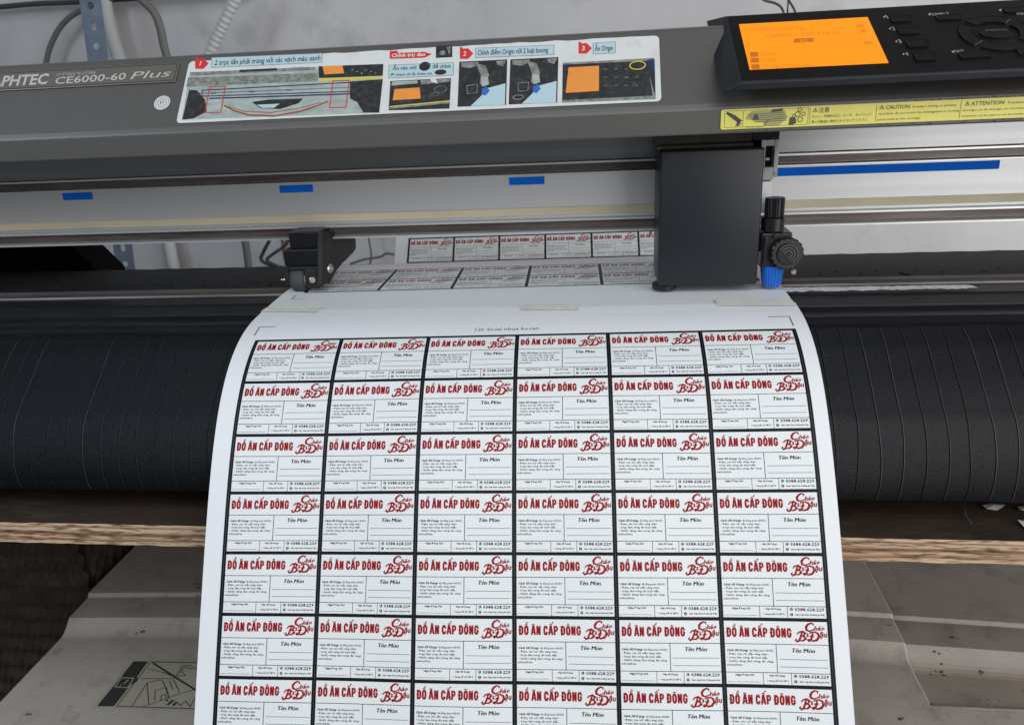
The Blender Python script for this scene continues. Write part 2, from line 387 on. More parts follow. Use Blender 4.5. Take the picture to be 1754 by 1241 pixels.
ik.line([(-0.45, 0.0362), (x1 - 0.001, 0.0362), (x1 - 0.001, 0.0486), (-0.45, 0.0486)], 0.00025, 'panel_black', 0)
ik.build('plate_lettering', plate, base=0.0009)
# --- small round sticker
ik = Ink(covmap); c = cov(278, 176.5)
ik.disc(c, 0.0052, 0.0052, 'sticker_white', 0, 32); ik.ring(c, 0.0042, 0.0042, 0.0003, 'ink_grey', 1); ik.ring(c, 0.0028, 0.0028, 0.0004, 'ink_grey', 1)
ik.line([(c[0] - 0.0015, c[1]), (c[0] + 0.0013, c[1] + 0.0003), (c[0] + 0.0006, c[1] + 0.0014), (c[0] - 0.0012, c[1] + 0.001), (c[0] - 0.001, c[1] - 0.001), (c[0] + 0.0013, c[1] - 0.0012)], 0.0004, 'ink_grey', 1)
o = ik.build('round_sticker', plotter, base=0.0002)
# --- instruction sticker
def rounded(x0, y0, x1, y1, r, n=5):
    out = []
    for cx, cy, a in ((x1 - r, y1 - r, 0), (x0 + r, y1 - r, 90), (x0 + r, y0 + r, 180), (x1 - r, y0 + r, 270)):
        for i in range(n + 1):
            t = math.radians(a + 90 * i / n); out.append((cx + r * math.cos(t), cy + r * math.sin(t)))
    return out
random.seed(3)
pts = rounded(-0.2538, 0.0045, 0.0332, 0.0504, 0.0028)
topn = [(0.0332 - 0.0028 - i * 0.0071, 0.0506 + random.uniform(-0.0004, 0.0005)) for i in range(1, 40)]
ia = 6
pts = pts[:ia] + topn + pts[ia:]
bm = bmesh.new(); A = [bm.verts.new(covmap(a, b, 0.0001)) for a, b in pts]; B = [bm.verts.new(covmap(a, b, 0.0004)) for a, b in pts]
bm.faces.new(B)
for i in range(len(A)): bm.faces.new((A[i], A[(i + 1) % len(A)], B[(i + 1) % len(A)], B[i]))
bmesh.ops.recalc_face_normals(bm, faces=bm.faces); me = bpy.data.meshes.new('instruction_sticker'); bm.to_mesh(me); bm.free()
sticker = link('instruction_sticker', me, 'sticker_white', plotter)
ik = Ink(covmap)
def CP(*p): return [cov(*q) for q in p]
def redtag(x, y, n):
    ik.poly(CP((x, y), (x + 14, y - 1), (x + 23, y + 8), (x + 14, y + 17), (x, y + 17)), 'ink_red', 1)
    ik.poly(CP((x, y - 2.5), (x + 4, y - 3), (x + 5, y), (x, y + 1)), 'ink_red', 2)
    cp(ik, n, (x + (7 if n == '1' else 5.5), y + 12), (x + (9 if n == '1' else 10.5), y + 12), 8, 'sticker_white', 3, bold=0.02)
def pill(q, w=0.0003):
    P = CP(*q); ik.poly(P, 'ink_lightblue', 1); ik.line(P, w, 'ink_grey', 2, closed=True)
redtag(335, 102, '1'); redtag(788, 85, '2'); redtag(991, 76, '3')
pill(((363, 100), (553, 92.5), (552, 108), (363, 117)))
cp(ik, '2 trục lăn phải trùng với các vạch màu xanh', (368, 113), (549, 104.5), 9, 'ink_dark', 3, bold=0.008)
ik.poly(CP((668, 89), (681, 88), (682, 92), (727, 90), (740, 94), (728, 100), (668, 102)), 'ink_red', 1)
cp(ik, 'Chỉnh trụ dao', (671, 99.5), (729, 97), 6, 'sticker_white', 3, bold=0.03)
ik.poly(CP((747, 80), (775, 78.5), (775, 99), (747, 100.5)), 'ink_dark', 1); ik.disc(cov(758, 92), 0.0018, 0.0018, 'ink_mid', 2); ik.poly(CP((765, 82), (773, 81), (770, 95)), 'ink_mid', 2)
pill(((667, 113), (777, 108.5), (777, 130), (666, 135)))
cp(ik, 'Ấn vào nút', (673, 121.5), (714, 119.5), 6.5, 'ink_dark', 3, bold=0.008); cp(ik, 'để chỉnh', (741, 118.5), (772, 117.5), 6.5, 'ink_dark', 3, bold=0.008)
ik.disc(cov(728, 115), 0.0034, 0.0033, 'ink_dark', 4)
cp(ik, 'Đi nhanh thì ấn thêm nút', (670, 131.5), (740, 129), 4.5, 'ink_dark', 3, bold=0.01, res=1); ik.disc(cov(755, 125), 0.0035, 0.0019, 'ink_dark', 4)
pill(((815, 84), (949, 78.5), (949, 95), (815, 100)))
cp(ik, 'Chỉnh điểm Origin với 2 loại boong', (818, 96), (939, 91), 9, 'ink_dark', 3, bold=0.008)
pill(((1016, 75), (1054, 73), (1054, 92), (1016, 94)))
cp(ik, 'Ấn Origin', (1019, 89), (1050, 87.5), 9, 'ink_dark', 3, bold=0.008)
# picture 1: the plotter with a curved red sheet
P1 = (cov(326, 125), cov(657, 111), cov(650, 194), cov(312, 206))
ik.poly(P1, 'ink_pale', 1)
ik.poly(CP((326, 125), (540, 116), (540, 121), (327, 131)), 'ink_mid', 2); ik.poly(CP((411, 121), (475, 118), (475, 122), (411, 125)), 'ink_dark', 3); ik.poly(CP((500, 117), (530, 116), (530, 119), (500, 120)), 'ink_grey', 3)
ik.poly(CP((323, 134), (545, 126), (545, 140), (320, 150)), 'ink_mid', 2)
ik.poly(CP((546, 115), (657, 111), (656, 131), (547, 135)), 'ink_dark', 3); ik.poly(CP((553, 115), (587, 113.5), (590, 127), (556, 129)), 'ink_orange', 4); ik.poly(CP((546, 136), (656, 132), (656, 136), (546, 141)), 'ink_yellow', 3)
for i in range(6): ik.disc(cov(604 + i * 8, 121 + (i % 3) * 3), 0.0006, 0.0005, 'ink_mid', 4, 8)
ik.poly(CP((316, 206), (313, 206), (325, 155), (338, 156), (352, 172), (355, 192), (332, 204)), 'ink_dark', 3)
ik.poly(CP((600, 141), (656, 137), (650, 194), (623, 194), (612, 176), (600, 170)), 'ink_dark', 3)
ik.poly(CP((330, 160), (600, 150), (600, 152), (330, 163)), 'ink_grey', 2)
for a, b, w in (((347, 156), (608, 142), .0007), ((347, 166), (600, 158), .0007), ((347, 155), (347, 167), .0005), ((360, 170), (600, 162), .0009)):
    ik.line(CP(a, b), w, 'ink_navy', 4)
for x in (362, 427, 491): ik.line(CP((x, 161.5 - (x - 360) * .04), (x + 9, 161 - (x - 360) * .04)), 0.0006, 'ink_navy', 5)
ik.poly(CP((432, 176), (460, 172), (520, 170), (512, 178), (480, 188), (446, 186)), 'ink_dark', 4); ik.poly(CP((440, 181), (480, 179), (470, 186), (450, 186)), 'ink_lightblue', 5)
ik.line(CP((385, 182), (400, 190), (425, 198), (470, 200), (515, 192), (545, 182), (562, 175)), .0010, 'ink_rust', 5)
ik.line(CP((392, 184), (420, 192), (465, 194), (510, 187), (550, 177)), .0004, 'ink_rust', 6)
ik.line(CP((352, 194), (360, 150), (387, 149), (379, 194)), .0005, 'ink_red', 7, closed=True)
ik.line(CP((565, 186), (571, 140), (599, 139), (593, 185)), .0005, 'ink_red', 7, closed=True)
# picture 2: control panel with a hand
ik.poly(CP((669, 140), (773, 135), (770, 187), (666, 190)), 'ink_dark', 1)
ik.poly(CP((672, 141), (715, 139), (716, 144), (671, 148)), 'ink_pale', 2); ik.poly(CP((720, 139), (772, 136), (772, 141), (722, 146)), 'ink_mid', 2)
ik.poly(CP((676, 154), (719, 151), (721, 170), (673, 173)), 'ink_orange', 2)
ik.poly(CP((667, 184), (771, 173), (771, 178), (667, 188)), 'ink_mid', 2); ik.line(CP((668, 184), (771, 174)), 0.0007, 'ink_yellow', 3)
ik.ring(cov(755, 154), 0.0036, 0.0024, 0.0003, 'ink_mid', 3); ik.ring(cov(745, 163), 0.0025, 0.0012, 0.0002, 'ink_mid', 3)
ik.poly(CP((737, 138), (742, 135), (748, 138), (750, 145), (745, 143), (740, 142)), 'sticker_white', 4)
# pictures 3 and 4: the blade holder
for dx, dy in ((0, 0), (87.5, -4)):
    q = lambda *p: CP(*[(x + dx, y + dy) for x, y in p])
    ik.poly(q((787, 107), (869, 103), (867, 181), (784, 184)), 'ink_dark', 1)
    ik.poly(q((790, 109), (820, 107), (818, 113), (806, 118), (791, 116)), 'ink_mid', 2); ik.poly(q((850, 106), (867, 105), (862, 115), (852, 112)), 'ink_mid', 2)
    ik.poly(q((816, 110), (832, 114), (838, 130), (832, 150), (822, 146), (824, 132)), 'ink_mid', 3)
    ik.poly(q((824, 132), (836, 134), (838, 146), (826, 150)), 'ink_pale', 4)
    ik.poly(q((836, 152), (866, 144), (865, 181), (806, 183), (822, 168)), 'ink_lightblue', 2)
    ik.line(q((800, 148), (818, 146), (817, 160), (801, 162)), .0004, 'ink_mid', 3, closed=True)
    ik.poly(q((826, 154), (834, 150), (839, 157), (832, 165), (825, 163)), 'ink_blue', 5)
ik.ring(cov(888, 168), 0.0030, 0.0015, 0.0006, 'ink_mid', 4)
# picture 5: control panel, ring round one key
ik.poly(CP((964, 109), (1121, 100.5), (1123, 170), (963, 176)), 'ink_dark', 1)
ik.poly(CP((964, 109), (1121, 100.5), (1121, 105), (964, 112)), 'ink_mid', 2); ik.poly(CP((963, 173), (1118, 165), (1112, 130), (1123, 168), (1122, 171), (963, 177)), 'ink_mid', 2)
ik.poly(CP((974, 117), (1026, 114), (1026, 157), (969, 160.5)), 'ink_orange', 3); ik.poly(CP((1108, 104), (1121, 103), (1122, 130), (1114, 120)), 'ink_navy', 3)
for i in range(12): ik.line(CP((1034 + (i % 4) * 18, 120 + (i // 4) * 14), (1040 + (i % 4) * 18, 119.5 + (i // 4) * 14)), 0.0004, 'ink_mid', 3)
ik.ring(cov(1092, 113.5), 0.0044, 0.0028, 0.0006, 'ink_yellow', 4)
ik.build('sticker_printing', sticker, base=0.00045)
# --- warning sticker on the upright front edge of the cover
FY = 0.4598
def fr(px, py): p = atY(px, py, FY); return (p.x, p.z)
def frmap(a, b, off): return Vector((a, FY - off, b))
pts = rounded(0.0655, 0.1022, 0.262, 0.1127, 0.0012)
bm = bmesh.new(); B = [bm.verts.new(frmap(a, b, 0.0004)) for a, b in pts]; A = [bm.verts.new(frmap(a, b, 0.0)) for a, b in pts]; bm.faces.new(B)
for i in range(len(A)): bm.faces.new((A[i], A[(i + 1) % len(A)], B[(i + 1) % len(A)], B[i]))
bmesh.ops.recalc_face_normals(bm, faces=bm.faces); me = bpy.data.meshes.new('warning_sticker'); bm.to_mesh(me); bm.free()
warn = link('warning_sticker', me, 'warning_yellow', plotter)
ik = Ink(frmap); Z0, Z1 = 0.1022, 0.1127; zz = lambda t: Z0 + t * (Z1 - Z0)
ik.line([(0.0675, zz(.1)), (0.112, zz(.1)), (0.112, zz(.92)), (0.0675, zz(.92))], 0.00018, 'ink_warning', 1, closed=True)
ik.line([(0.0775, zz(.12)), (0.0775, zz(.9))], 0.00018, 'ink_warning', 2)
ik.line([(0.0685, zz(.85)), (0.0725, zz(.62)), (0.0755, zz(.40)), (0.0745, zz(.18))], [.0012, .0022, .0022, .0006], 'ink_warning', 3)
for q in ((0.0738, zz(.15)), (0.0752, zz(.13)), (0.0765, zz(.22)), (0.0770, zz(.42))): ik.line([(0.0752, zz(.42)), q], 0.0005, 'ink_warning', 4)
ik.poly([(0.0785, zz(.5)), (0.082, zz(.88)), (0.099, zz(.88)), (0.1015, zz(.5)), (0.097, zz(.12)), (0.090, zz(.1)), (0.088, zz(.3))], 'warning_shade', 2)
for i in range(5): ik.line([(0.0795 + i * .001, zz(.72 - .1 * i)), (0.099 + i * .0004, zz(.74 - .1 * i))], 0.0003, 'ink_warning', 3)
ik.poly([(0.092, zz(.78)), (0.098, zz(.80)), (0.0985, zz(.95)), (0.093, zz(.92))], 'ink_warning', 4); ik.poly([(0.0835, zz(.7)), (0.085, zz(.7)), (0.086, zz(.45)), (0.0825, zz(.45))], 'ink_warning', 4)
ik.line([(0.089, zz(.12)), (0.091, zz(.42)), (0.0975, zz(.45))], 0.0004, 'ink_warning', 5)
ik.text('PN 621106603', (0.079, zz(.03)), (0.0885, zz(.03)), 0.0009, 'ink_warning', 3, res=1)
for cx, cz, r in ((0.1065, .62, .0013), (0.1095, .62, .0010), (0.108, .36, .0013), (0.1045, .55, .0008), (0.1075, .84, .0010)): ik.ring((cx, zz(cz)), r, r, 0.0003, 'ink_warning', 4, 12)
ik.poly([(0.102, zz(.12)), (0.1025, zz(.5)), (0.1055, zz(.45)), (0.106, zz(.2)), (0.104, zz(.1))], 'ink_warning', 5)
def tri(x, z):
    ik.line([(x, z), (x + .0022, z), (x + .0011, z + .0020)], 0.00022, 'ink_warning', 2, closed=True); ik.line([(x + .0011, z + .0004), (x + .0011, z + .0013)], 0.0003, 'ink_warning', 3)
tri(0.1145, zz(.70)); tri(0.149, zz(.70)); tri(0.1925, zz(.70))
T = lambda st, x0, x1, z, h, **k: ik.text(st, (x0, zz(z)), (x1, zz(z)), h, 'ink_warning', 2, **k)
T('注意', 0.1175, 0.1230, .67, 0.0022, bold=0.005)
T('カット／作図中はローラーや、キャリッジ', 0.1140, 0.1450, .40, 0.0013, res=1); T('等の可動部に絶対さわらないでください。', 0.1140, 0.1440, .14, 0.0013, res=1)
T('CAUTION', 0.1522, 0.1645, .68, 0.0021, bold=0.006); T('During a cutting or plotting', 0.166, 0.188, .70, 0.0012, res=1)
T('operation, do not touch the writingpanel or moving', 0.1485, 0.190, .42, 0.0012, res=1); T('parts such as the carriage.', 0.1485, 0.171, .14, 0.0012, res=1)
T('ATTENTION', 0.1955, 0.2120, .68, 0.0021, bold=0.006); T('Pendant la', 0.2140, 0.2240, .70, 0.0012, res=1)
T('découpe ou de traçage, ne touchez pas', 0.1915, 0.2255, .42, 0.0012, res=1); T('écritoire ou les pièces en mouvement', 0.1915, 0.2255, .14, 0.0012, res=1)
for x in (0.1130, 0.1475, 0.1905): ik.line([(x, zz(.08)), (x, zz(.93))], 0.0002, 'ink_warning', 2)
ik.build('warning_printing', warn, base=0.00045)

random.seed(41); ik = Ink(frmap)
for i in range(70):
    x = random.choice((random.gauss(.185, .012), random.gauss(.215, .012), random.uniform(.06, .3))); z_ = random.choice((0.1012 + random.uniform(-.0002, .0005), 0.1134 + random.uniform(-.0004, .0003)))
    if x < .066 and i % 3: continue
    w_ = random.uniform(.0003, .0016); h_ = random.uniform(.0001, .0004)
    ik.poly([(x, z_ - h_), (x + w_ * .6, z_ - h_ * .7), (x + w_, z_), (x + w_ * .5, z_ + h_), (x + .0001, z_ + h_ * .5)], 'recess_dark', i)
ik.build('paint_chips', cover, base=0.0002, dl=0.000004)['kind'] = 'stuff'
# --- control panel wedge, its face at 30 degrees
A30 = math.radians(30); PP0 = Vector((0, 0.444, atY(1269, 141, 0.444).z)); PLEN = 0.072; PX0, PX1 = 0.0722, 0.38
def pan(px, py):
    d = ray(px, py); n = Vector((0, -math.sin(A30), math.cos(A30))); t = (PP0 - CC).dot(n) / d.dot(n); p = CC + d * t
    return (p.x, (p - PP0).dot(Vector((0, math.cos(A30), math.sin(A30)))))
def panmap(a, b, off): return Vector((a, PP0.y + b * math.cos(A30) - off * math.sin(A30), PP0.z + b * math.sin(A30) + off * math.cos(A30)))
bm = bmesh.new()
tp = [panmap(PX0, 0, 0), panmap(PX1, 0, 0), panmap(PX1, PLEN, 0), panmap(PX0, PLEN, 0)]
bz = atY(1234, 158, 0.4450); base = [Vector((bz.x, 0.4450, bz.z)), Vector((0.39, 0.4450, bz.z)), Vector((0.39, 0.530, 0.150)), atY(1209, 36, 0.524)]
T_ = [bm.verts.new(p) for p in tp]; B_ = [bm.verts.new(p) for p in base]
bm.faces.new(T_); bm.faces.new(B_[::-1])
for i in range(4): bm.faces.new((T_[i], B_[i], B_[(i + 1) % 4], T_[(i + 1) % 4]))
bmesh.ops.recalc_face_normals(bm, faces=bm.faces)
bmesh.ops.bevel(bm, geom=list(bm.edges), offset=0.0009, segments=2, affect='EDGES', profile=0.5)
me = bpy.data.meshes.new('control_panel'); bm.to_mesh(me); bm.free()
panel = link('control_panel', me, 'panel_rim', plotter)
ik = Ink(panmap); ik.poly([(PX0 + .0012, 0.0012), (PX1, 0.0012), (PX1, PLEN - .001), (PX0 + .0012, PLEN - .001)], 'panel_black')
ik.build('panel_face', panel, base=0.0001)
q = [pan(*p) for p in ((1265, 41), (1487, 32), (1522, 110), (1284, 120))]
sx0 = (q[0][0] + q[3][0]) / 2; sx1 = (q[1][0] + q[2][0]) / 2; sy1 = (q[0][1] + q[1][1]) / 2; sy0 = (q[2][1] + q[3][1]) / 2
ik = Ink(panmap); ik.poly([(sx0, sy0), (sx1, sy0), (sx1, sy1), (sx0, sy1)], 'lcd_orange')
ik.build('display', panel, base=0.0003)
ik = Ink(panmap); PT = lambda st, a, b, h, m='lcd_ink', lay=1, **k: cp(ik, st, a, b, h, m, lay, fn=pan, **k)
PT('1:CONDITION No. 1', (1277, 56), (1392, 52), 6); PT('CB09U+0  *A0 F18 A3', (1312, 66), (1440, 60), 6)
ik.poly([pan(1359, 68), pan(1393, 66), pan(1394, 73), pan(1360, 75)], 'lcd_ink_dark', 1); PT('A3', (1370, 74), (1383, 73), 5, 'lcd_orange', 2)
for y, s_ in ((95, 'VIEW'), (105, 'HOME'), (116, 'CONDITION No.')):
    x = 1284 + (y - 95) * .12
    ik.poly([pan(x, y - 4), pan(x + 14, y - 4.6), pan(x + 15, y + 3.4), pan(x + 1, y + 4)], 'lcd_ink_dark', 1)
    PT(s_, (x + 18, y + 3), (x + 18 + len(s_) * 7, y + 2.2 - len(s_) * .2), 6)
for x, y in ((1466, 43), (1471, 52), (1480, 72)): ik.line([pan(x, y), pan(x + 12, y - .5), pan(x + 13, y + 6), pan(x + 1, y + 6.5)], 0.0004, 'lcd_ink', 1, closed=True); ik.poly([pan(x + 3, y + 1.5), pan(x + 10, y + 1), pan(x + 11, y + 4), pan(x + 4, y + 4.5)], 'lcd_ink', 2)
ik.build('display_reading', panel, base=0.00035)
# buttons, raised from the face
def button(poly_, h=0.0009):
    c = Vector((sum(p[0] for p in poly_) / len(poly_), sum(p[1] for p in poly_) / len(poly_)))
    bm = bmesh.new()
    A = [bm.verts.new(panmap(p[0], p[1], 0.0001)) for p in poly_]
    B = [bm.verts.new(panmap(c.x + (p[0] - c.x) * .97, c.y + (p[1] - c.y) * .95, h)) for p in poly_]
    C2 = [bm.verts.new(panmap(c.x + (p[0] - c.x) * .86, c.y + (p[1] - c.y) * .80, h * 0.8)) for p in poly_]
    n = len(poly_); bm.faces.new(C2)
    for i in range(n): bm.faces.new((A[i], A[(i + 1) % n], B[(i + 1) % n], B[i])); bm.faces.new((B[i], B[(i + 1) % n], C2[(i + 1) % n], C2[i]))
    bmesh.ops.recalc_face_normals(bm, faces=bm.faces); me = bpy.data.meshes.new('button'); bm.to_mesh(me); bm.free()
    return link('button', me, 'button_black', panel)
def rbutton(a, b):    # two opposite corners in pixels of crop -> rectangle in panel coordinates
    p, q_ = pan(*a), pan(*b); button(rounded(min(p[0], q_[0]), min(p[1], q_[1]), max(p[0], q_[0]), max(p[1], q_[1]), 0.0012, 3))
for a, b in (((1527, 40), (1559, 28)), ((1541, 61), (1574, 48)), ((1555, 83), (1587, 69)), ((1569, 106), (1599, 91))): rbutton(a, b)
rbutton((1605, 37), (1645, 26)); rbutton((1645, 102), (1695, 89)); rbutton((1722, 24), (1762, 13)); rbutton((1745, 96), (1790, 82))
cc = pan(1709, 72)
def sector(c, r0, r1, a0, a1, n=7, ky=1.0):
    o = [(c[0] + r1 * math.cos(math.radians(a0 + (a1 - a0) * i / n)), c[1] + ky * r1 * math.sin(math.radians(a0 + (a1 - a0) * i / n))) for i in range(n + 1)]
    return o + [(c[0] + r0 * math.cos(math.radians(a1 - (a1 - a0) * i / n)), c[1] + ky * r0 * math.sin(math.radians(a1 - (a1 - a0) * i / n))) for i in range(n + 1)]
cc2 = pan(1706, 58)
for a0 in (50, 140, 230, 320): button(sector(cc2, 0.0115, 0.0185, a0, a0 + 80))
button([(cc2[0] + 0.0085 * math.cos(t * math.pi / 10), cc2[1] + 0.0055 * math.sin(t * math.pi / 10)) for t in range(20)])
ik = Ink(panmap)
for s_, (x, y) in (('1', (1519, 33)), ('2', (1529, 53)), ('3', (1540, 75)), ('4', (1552, 96.5))):
    PT(s_, (x + (1.5 if s_ == '1' else 0), y), (x + (3.5 if s_ == '1' else 5), y - .3), 6.5, 'panel_text', bold=0.0); ik.poly([pan(x - 7, y - 3), pan(x - 3, y - 5), pan(x - 4, y - 1)], 'panel_text', 1)
PT('SIMPLE', (1597, 28), (1627, 26), 4.5, 'panel_text', res=1); PT('FAST', (1637, 91), (1652, 90), 4.5, 'panel_text', res=1)
PT('PAUSE', (1738, 21), (1762, 20), 4.5, 'panel_text', res=1); PT('/MENU', (1742, 27), (1764, 26), 4.5, 'panel_text', res=1); PT('POSITION', (1688, 59), (1724, 57.5), 3.6, 'panel_text_dim', lay=30, res=1)
for x, y in ((1592, 26), (1632, 90), (1713, 19), (1750, 53)): ik.poly([pan(x - 3, y - 1), pan(x + 3, y - 3), pan(x + 1, y + 2)], 'panel_text', 1)
ik.build('panel_lettering', panel, base=0.0002)['kind'] = 'stuff'

# --- aluminium beam under the cover
RY = 0.535
rail = MB().prism([(RY, 0.0331), (RY, 0.0343), (RY + .006, 0.0352), (RY + .006, 0.0402), (RY, 0.0411), (RY, 0.0425), (RY + .0012, 0.0431), (RY, 0.0437), (RY, 0.0723), (RY - .0006, 0.0725), (RY - .0006, 0.0735), (RY + .005, 0.0741), (RY + .005, 0.0788), (RY - .0004, 0.0793), (RY - .0004, 0.0806), (RY + .004, 0.0812), (RY + .004, 0.0999), (0.60, 0.0999), (0.60, 0.0331)], XL, XR).build('guide_beam', 'aluminium', plotter)
MB().box(XL, XR, RY + .0045, RY + .0059, 0.0355, 0.0399).build('lower_guide_strip', 'groove_dirty', plotter)
MB().box(XL, XR, RY + .0035, RY + .0049, 0.0744, 0.0786).build('upper_guide_strip', 'groove_dirty', plotter)
mat('beam_shade_plate', (0.30, 0.30, 0.305), 0.30, 0.9, vary=0.08, scale=30, stretch=(0.15, 1, 8), rvary=0.06)  # dark strip added on the beam to stand in for the cover's shade
MB().box(XL, XR, RY + .0028, RY + .0038, 0.0814, 0.0998).build('beam_shade_plate', 'beam_shade_plate', plotter)
MB().box(XL, XR, RY - .0010, RY - .0001, 0.0456, 0.0507).build('felt_strip', 'felt_strip', plotter)
for z0, z1, y in ((0.03315, 0.0341, RY - .0003), (0.0413, 0.0424, RY - .0003), (0.0726, 0.0734, RY - .0009), (0.0794, 0.0805, RY - .0007)):
    MB().box(XL, XR, y, y + 0.0002, z0, z1).build('beam_edge', 'aluminium_edge', plotter)
for (a, b) in (((106, 328), (160, 341)), ((478, 315), (537, 328)), ((872, 303.5), (933, 317)), ((1300, 291), (1711, 287))):
    p, q_ = atY(*a, RY), atY(*b, RY)
    z0, z1 = (0.0665, 0.0716) if b[0] < 1500 else (0.0664, 0.0718)
    pts = rounded(p.x, z0, q_.x, z1, 0.0005, 3)
    MB().prism(pts, RY - 0.0004, RY - 0.0001, axis='y').build('alignment_mark', 'blue_tape', plotter)
# --- carriage hood and tool holder
car = MB().box(0.0348, 0.0962, 0.4885, 0.534, 0.0058, 0.0893, bev=0.0016, seg=3).build('carriage_hood', 'carriage_plastic', plotter, True)
b_ = MB(); b_.prism([(0.494, 0.0895), (0.4925, 0.0915), (0.497, 0.0925), (0.499, 0.0975), (0.534, 0.0990), (0.534, 0.0895)], 0.0335, 0.0900, bev=0.0005); b_.build('carriage_lid', 'carriage_lid', car)
MB().cyl((0.0395, 0.4980, 0.0022), (0, 0, 1), 0.0078, 0.0035, 40, bev=0.0004).build('roller_foot', 'black_plastic', car)
MB().cyl((0.0340, 0.545, 0.031), (-1, 0, 0), 0.0030, 0.0018, 24, bev=0.0004).build('side_screw', 'steel', car)
# bracket to the right
P = lambda px, py, Y=0.505: atY(px, py, Y)
br = MB(); a = P(1307, 249); b2 = P(1332, 312)
br.box(0.0965, 0.0992, 0.503, 0.534, 0.0680, 0.0925, bev=0.0004); br.box(0.1045, 0.1072, 0.503, 0.534, 0.0700, 0.0925, bev=0.0004)
br.box(0.0990, 0.1047, 0.5032, 0.534, 0.0682, 0.0760, bev=0.0004); br.box(0.0990, 0.1047, 0.5032, 0.534, 0.0885, 0.0925, bev=0.0004)
brk = br.build('holder_bracket', 'bracket_grey', car)
MB().box(0.0992, 0.1045, 0.512, 0.5338, 0.0760, 0.0886).build('bracket_slot', 'black_plastic', car)
MB().box(0.1000, 0.1022, 0.5045, 0.512, 0.0800, 0.0815).build('bracket_pin', 'bracket_grey', car)
MB().prism([(0.4995, 0.0925), (0.4975, 0.1010), (0.534, 0.1010), (0.534, 0.0925)], 0.0900, 0.1062, bev=0.0006).build('bracket_cap', 'black_plastic', car)
MB().box(0.0962, 0.1048, 0.506, 0.534, 0.0480, 0.0672, bev=0.0005).build('slide_block', 'label_white', car)
MB().box(0.0975, 0.0982, 0.5055, 0.5062, 0.0625, 0.0650).box(0.0975, 0.0982, 0.5055, 0.5062, 0.0550, 0.0565).box(0.0975, 0.0985, 0.5055, 0.5062, 0.0510, 0.0520).build('slide_mark', 'print_black', car)
hx = 0.1052
MB().cyl((hx, 0.495, 0.0470), (0, 0, 1), 0.0059, 0.0118, flutes=20, depth=0.0005, bev=0.0005).build('adjusting_knob', 'black_plastic', car)
MB().cyl((hx - .0005, 0.495, 0.0385), (0, 0, 1), 0.0070, 0.0085, 40, bev=0.0006).box(hx + .0030, hx + .0050, 0.4885, 0.492, 0.0385, 0.0460, bev=0.0003).build('holder_collar', 'black_plastic', car)
hb = MB(); hb.box(0.0975, 0.1160, 0.490, 0.513, 0.0165, 0.0378, bev=0.0010); hb.box(0.0990, 0.1010, 0.4885, 0.4915, 0.0185, 0.0360, bev=0.0004); hb.box(0.1040, 0.1150, 0.4885, 0.4915, 0.0345, 0.0372, bev=0.0004); hb.cyl((0.0962, 0.494, 0.0225), (0.2, -1, 0), 0.0040, 0.004, 24)
hb.build('tool_holder', 'black_plastic', car)
MB().cyl((0.1127, 0.4905, 0.0253), (0.05, -1, 0.05), 0.0100, 0.0045, flutes=18, depth=0.0007, bev=0.0007).build('clamp_dial', 'black_plastic', car)
MB().cyl((0.1129, 0.4858, 0.0255), (0.05, -1, 0.05), 0.0066, 0.0012, 36, bev=0.0004).build('dial_centre', 'black_matte', car)
d_ = MB(); R_ = 0.0055
for rr in (0.0058, 0.0040, 0.0022):
    ik = Ink(lambda a, b, off: Vector((0.1130 + a, 0.4846 - off, 0.0256 + b))); ik.ring((0, 0), rr, rr, 0.00022, 'ink_grey', 0, 30); ik.build('dial_ring', car)
MB().cyl((hx + .0014, 0.4965, 0.0032), (0, 0, 1), 0.0058, 0.0135, flutes=22, depth=0.0005, r2=0.0076, bev=0.0004).build('blade_cap', 'blue_cap', car)
MB().cyl((0.1182, 0.4905, 0.0134), (0, -1, 0), 0.0016, 0.0022, 20, bev=0.0003).build('clamp_screw', 'steel', car)

# --- pinch roller at the sheet's left edge
pr = MB(); X_ = -0.1914
yz = [atX(*p, X_) for p in ((552, 396), (609, 396), (610, 425), (606, 432), (592, 446), (588, 449), (577, 461), (566, 484), (552, 488))]
pr.prism([(v.y, v.z) for v in yz], X_ - 0.0035, X_, bev=0.0004)
arm = pr.build('pinch_roller_arm', 'black_matte', plotter)
h = MB(); h.box(-0.2200, -0.1950, 0.5115, 0.535, 0.0190, 0.0305, bev=0.0008); h.box(-0.2165, -0.1950, 0.516, 0.545, 0.0300, 0.0420, bev=0.0008); h.box(-0.2185, -0.2150, 0.512, 0.53, 0.0060, 0.0195, bev=0.0005)
h.build('roller_housing', 'black_plastic', arm)
h = MB(); h.box(-0.2165, -0.1958, 0.5092, 0.527, 0.0168, 0.0188, bev=0.0005); h.box(-0.2058, -0.1958, 0.5085, 0.527, 0.0035, 0.0175, bev=0.0012); h.box(-0.2215, -0.2165, 0.5110, 0.527, 0.0050, 0.0150, bev=0.0008)
h.build('roller_fork', 'black_matte', arm)
MB().cyl((-0.2165, 0.5145, 0.0088), (1, 0, 0), 0.0082, 0.0098, 48, bev=0.0010).build('rubber_roller', 'rubber', arm, True)
MB().cyl((-0.2070, 0.5145, 0.0088), (1, 0, 0), 0.0056, 0.0012, 36, bev=0.0003).build('roller_rim', 'steel', arm)
for c, ax, r in (((-0.2001, 0.5083, 0.0100), (0.35, -1, 0), 0.0023), ((-0.1916, 0.5195, 0.0150), (1, -0.25, 0), 0.0033), ((-0.2216, 0.512, 0.0098), (-1, -.6, 0), 0.0010)):
    MB().cyl(c, ax, r, 0.0016, 20, bev=0.0004).cyl(Vector(c) + Vector(ax).normalized() * .0016, ax, r * .5, 0.0012, 16).build('screw', 'steel', arm)

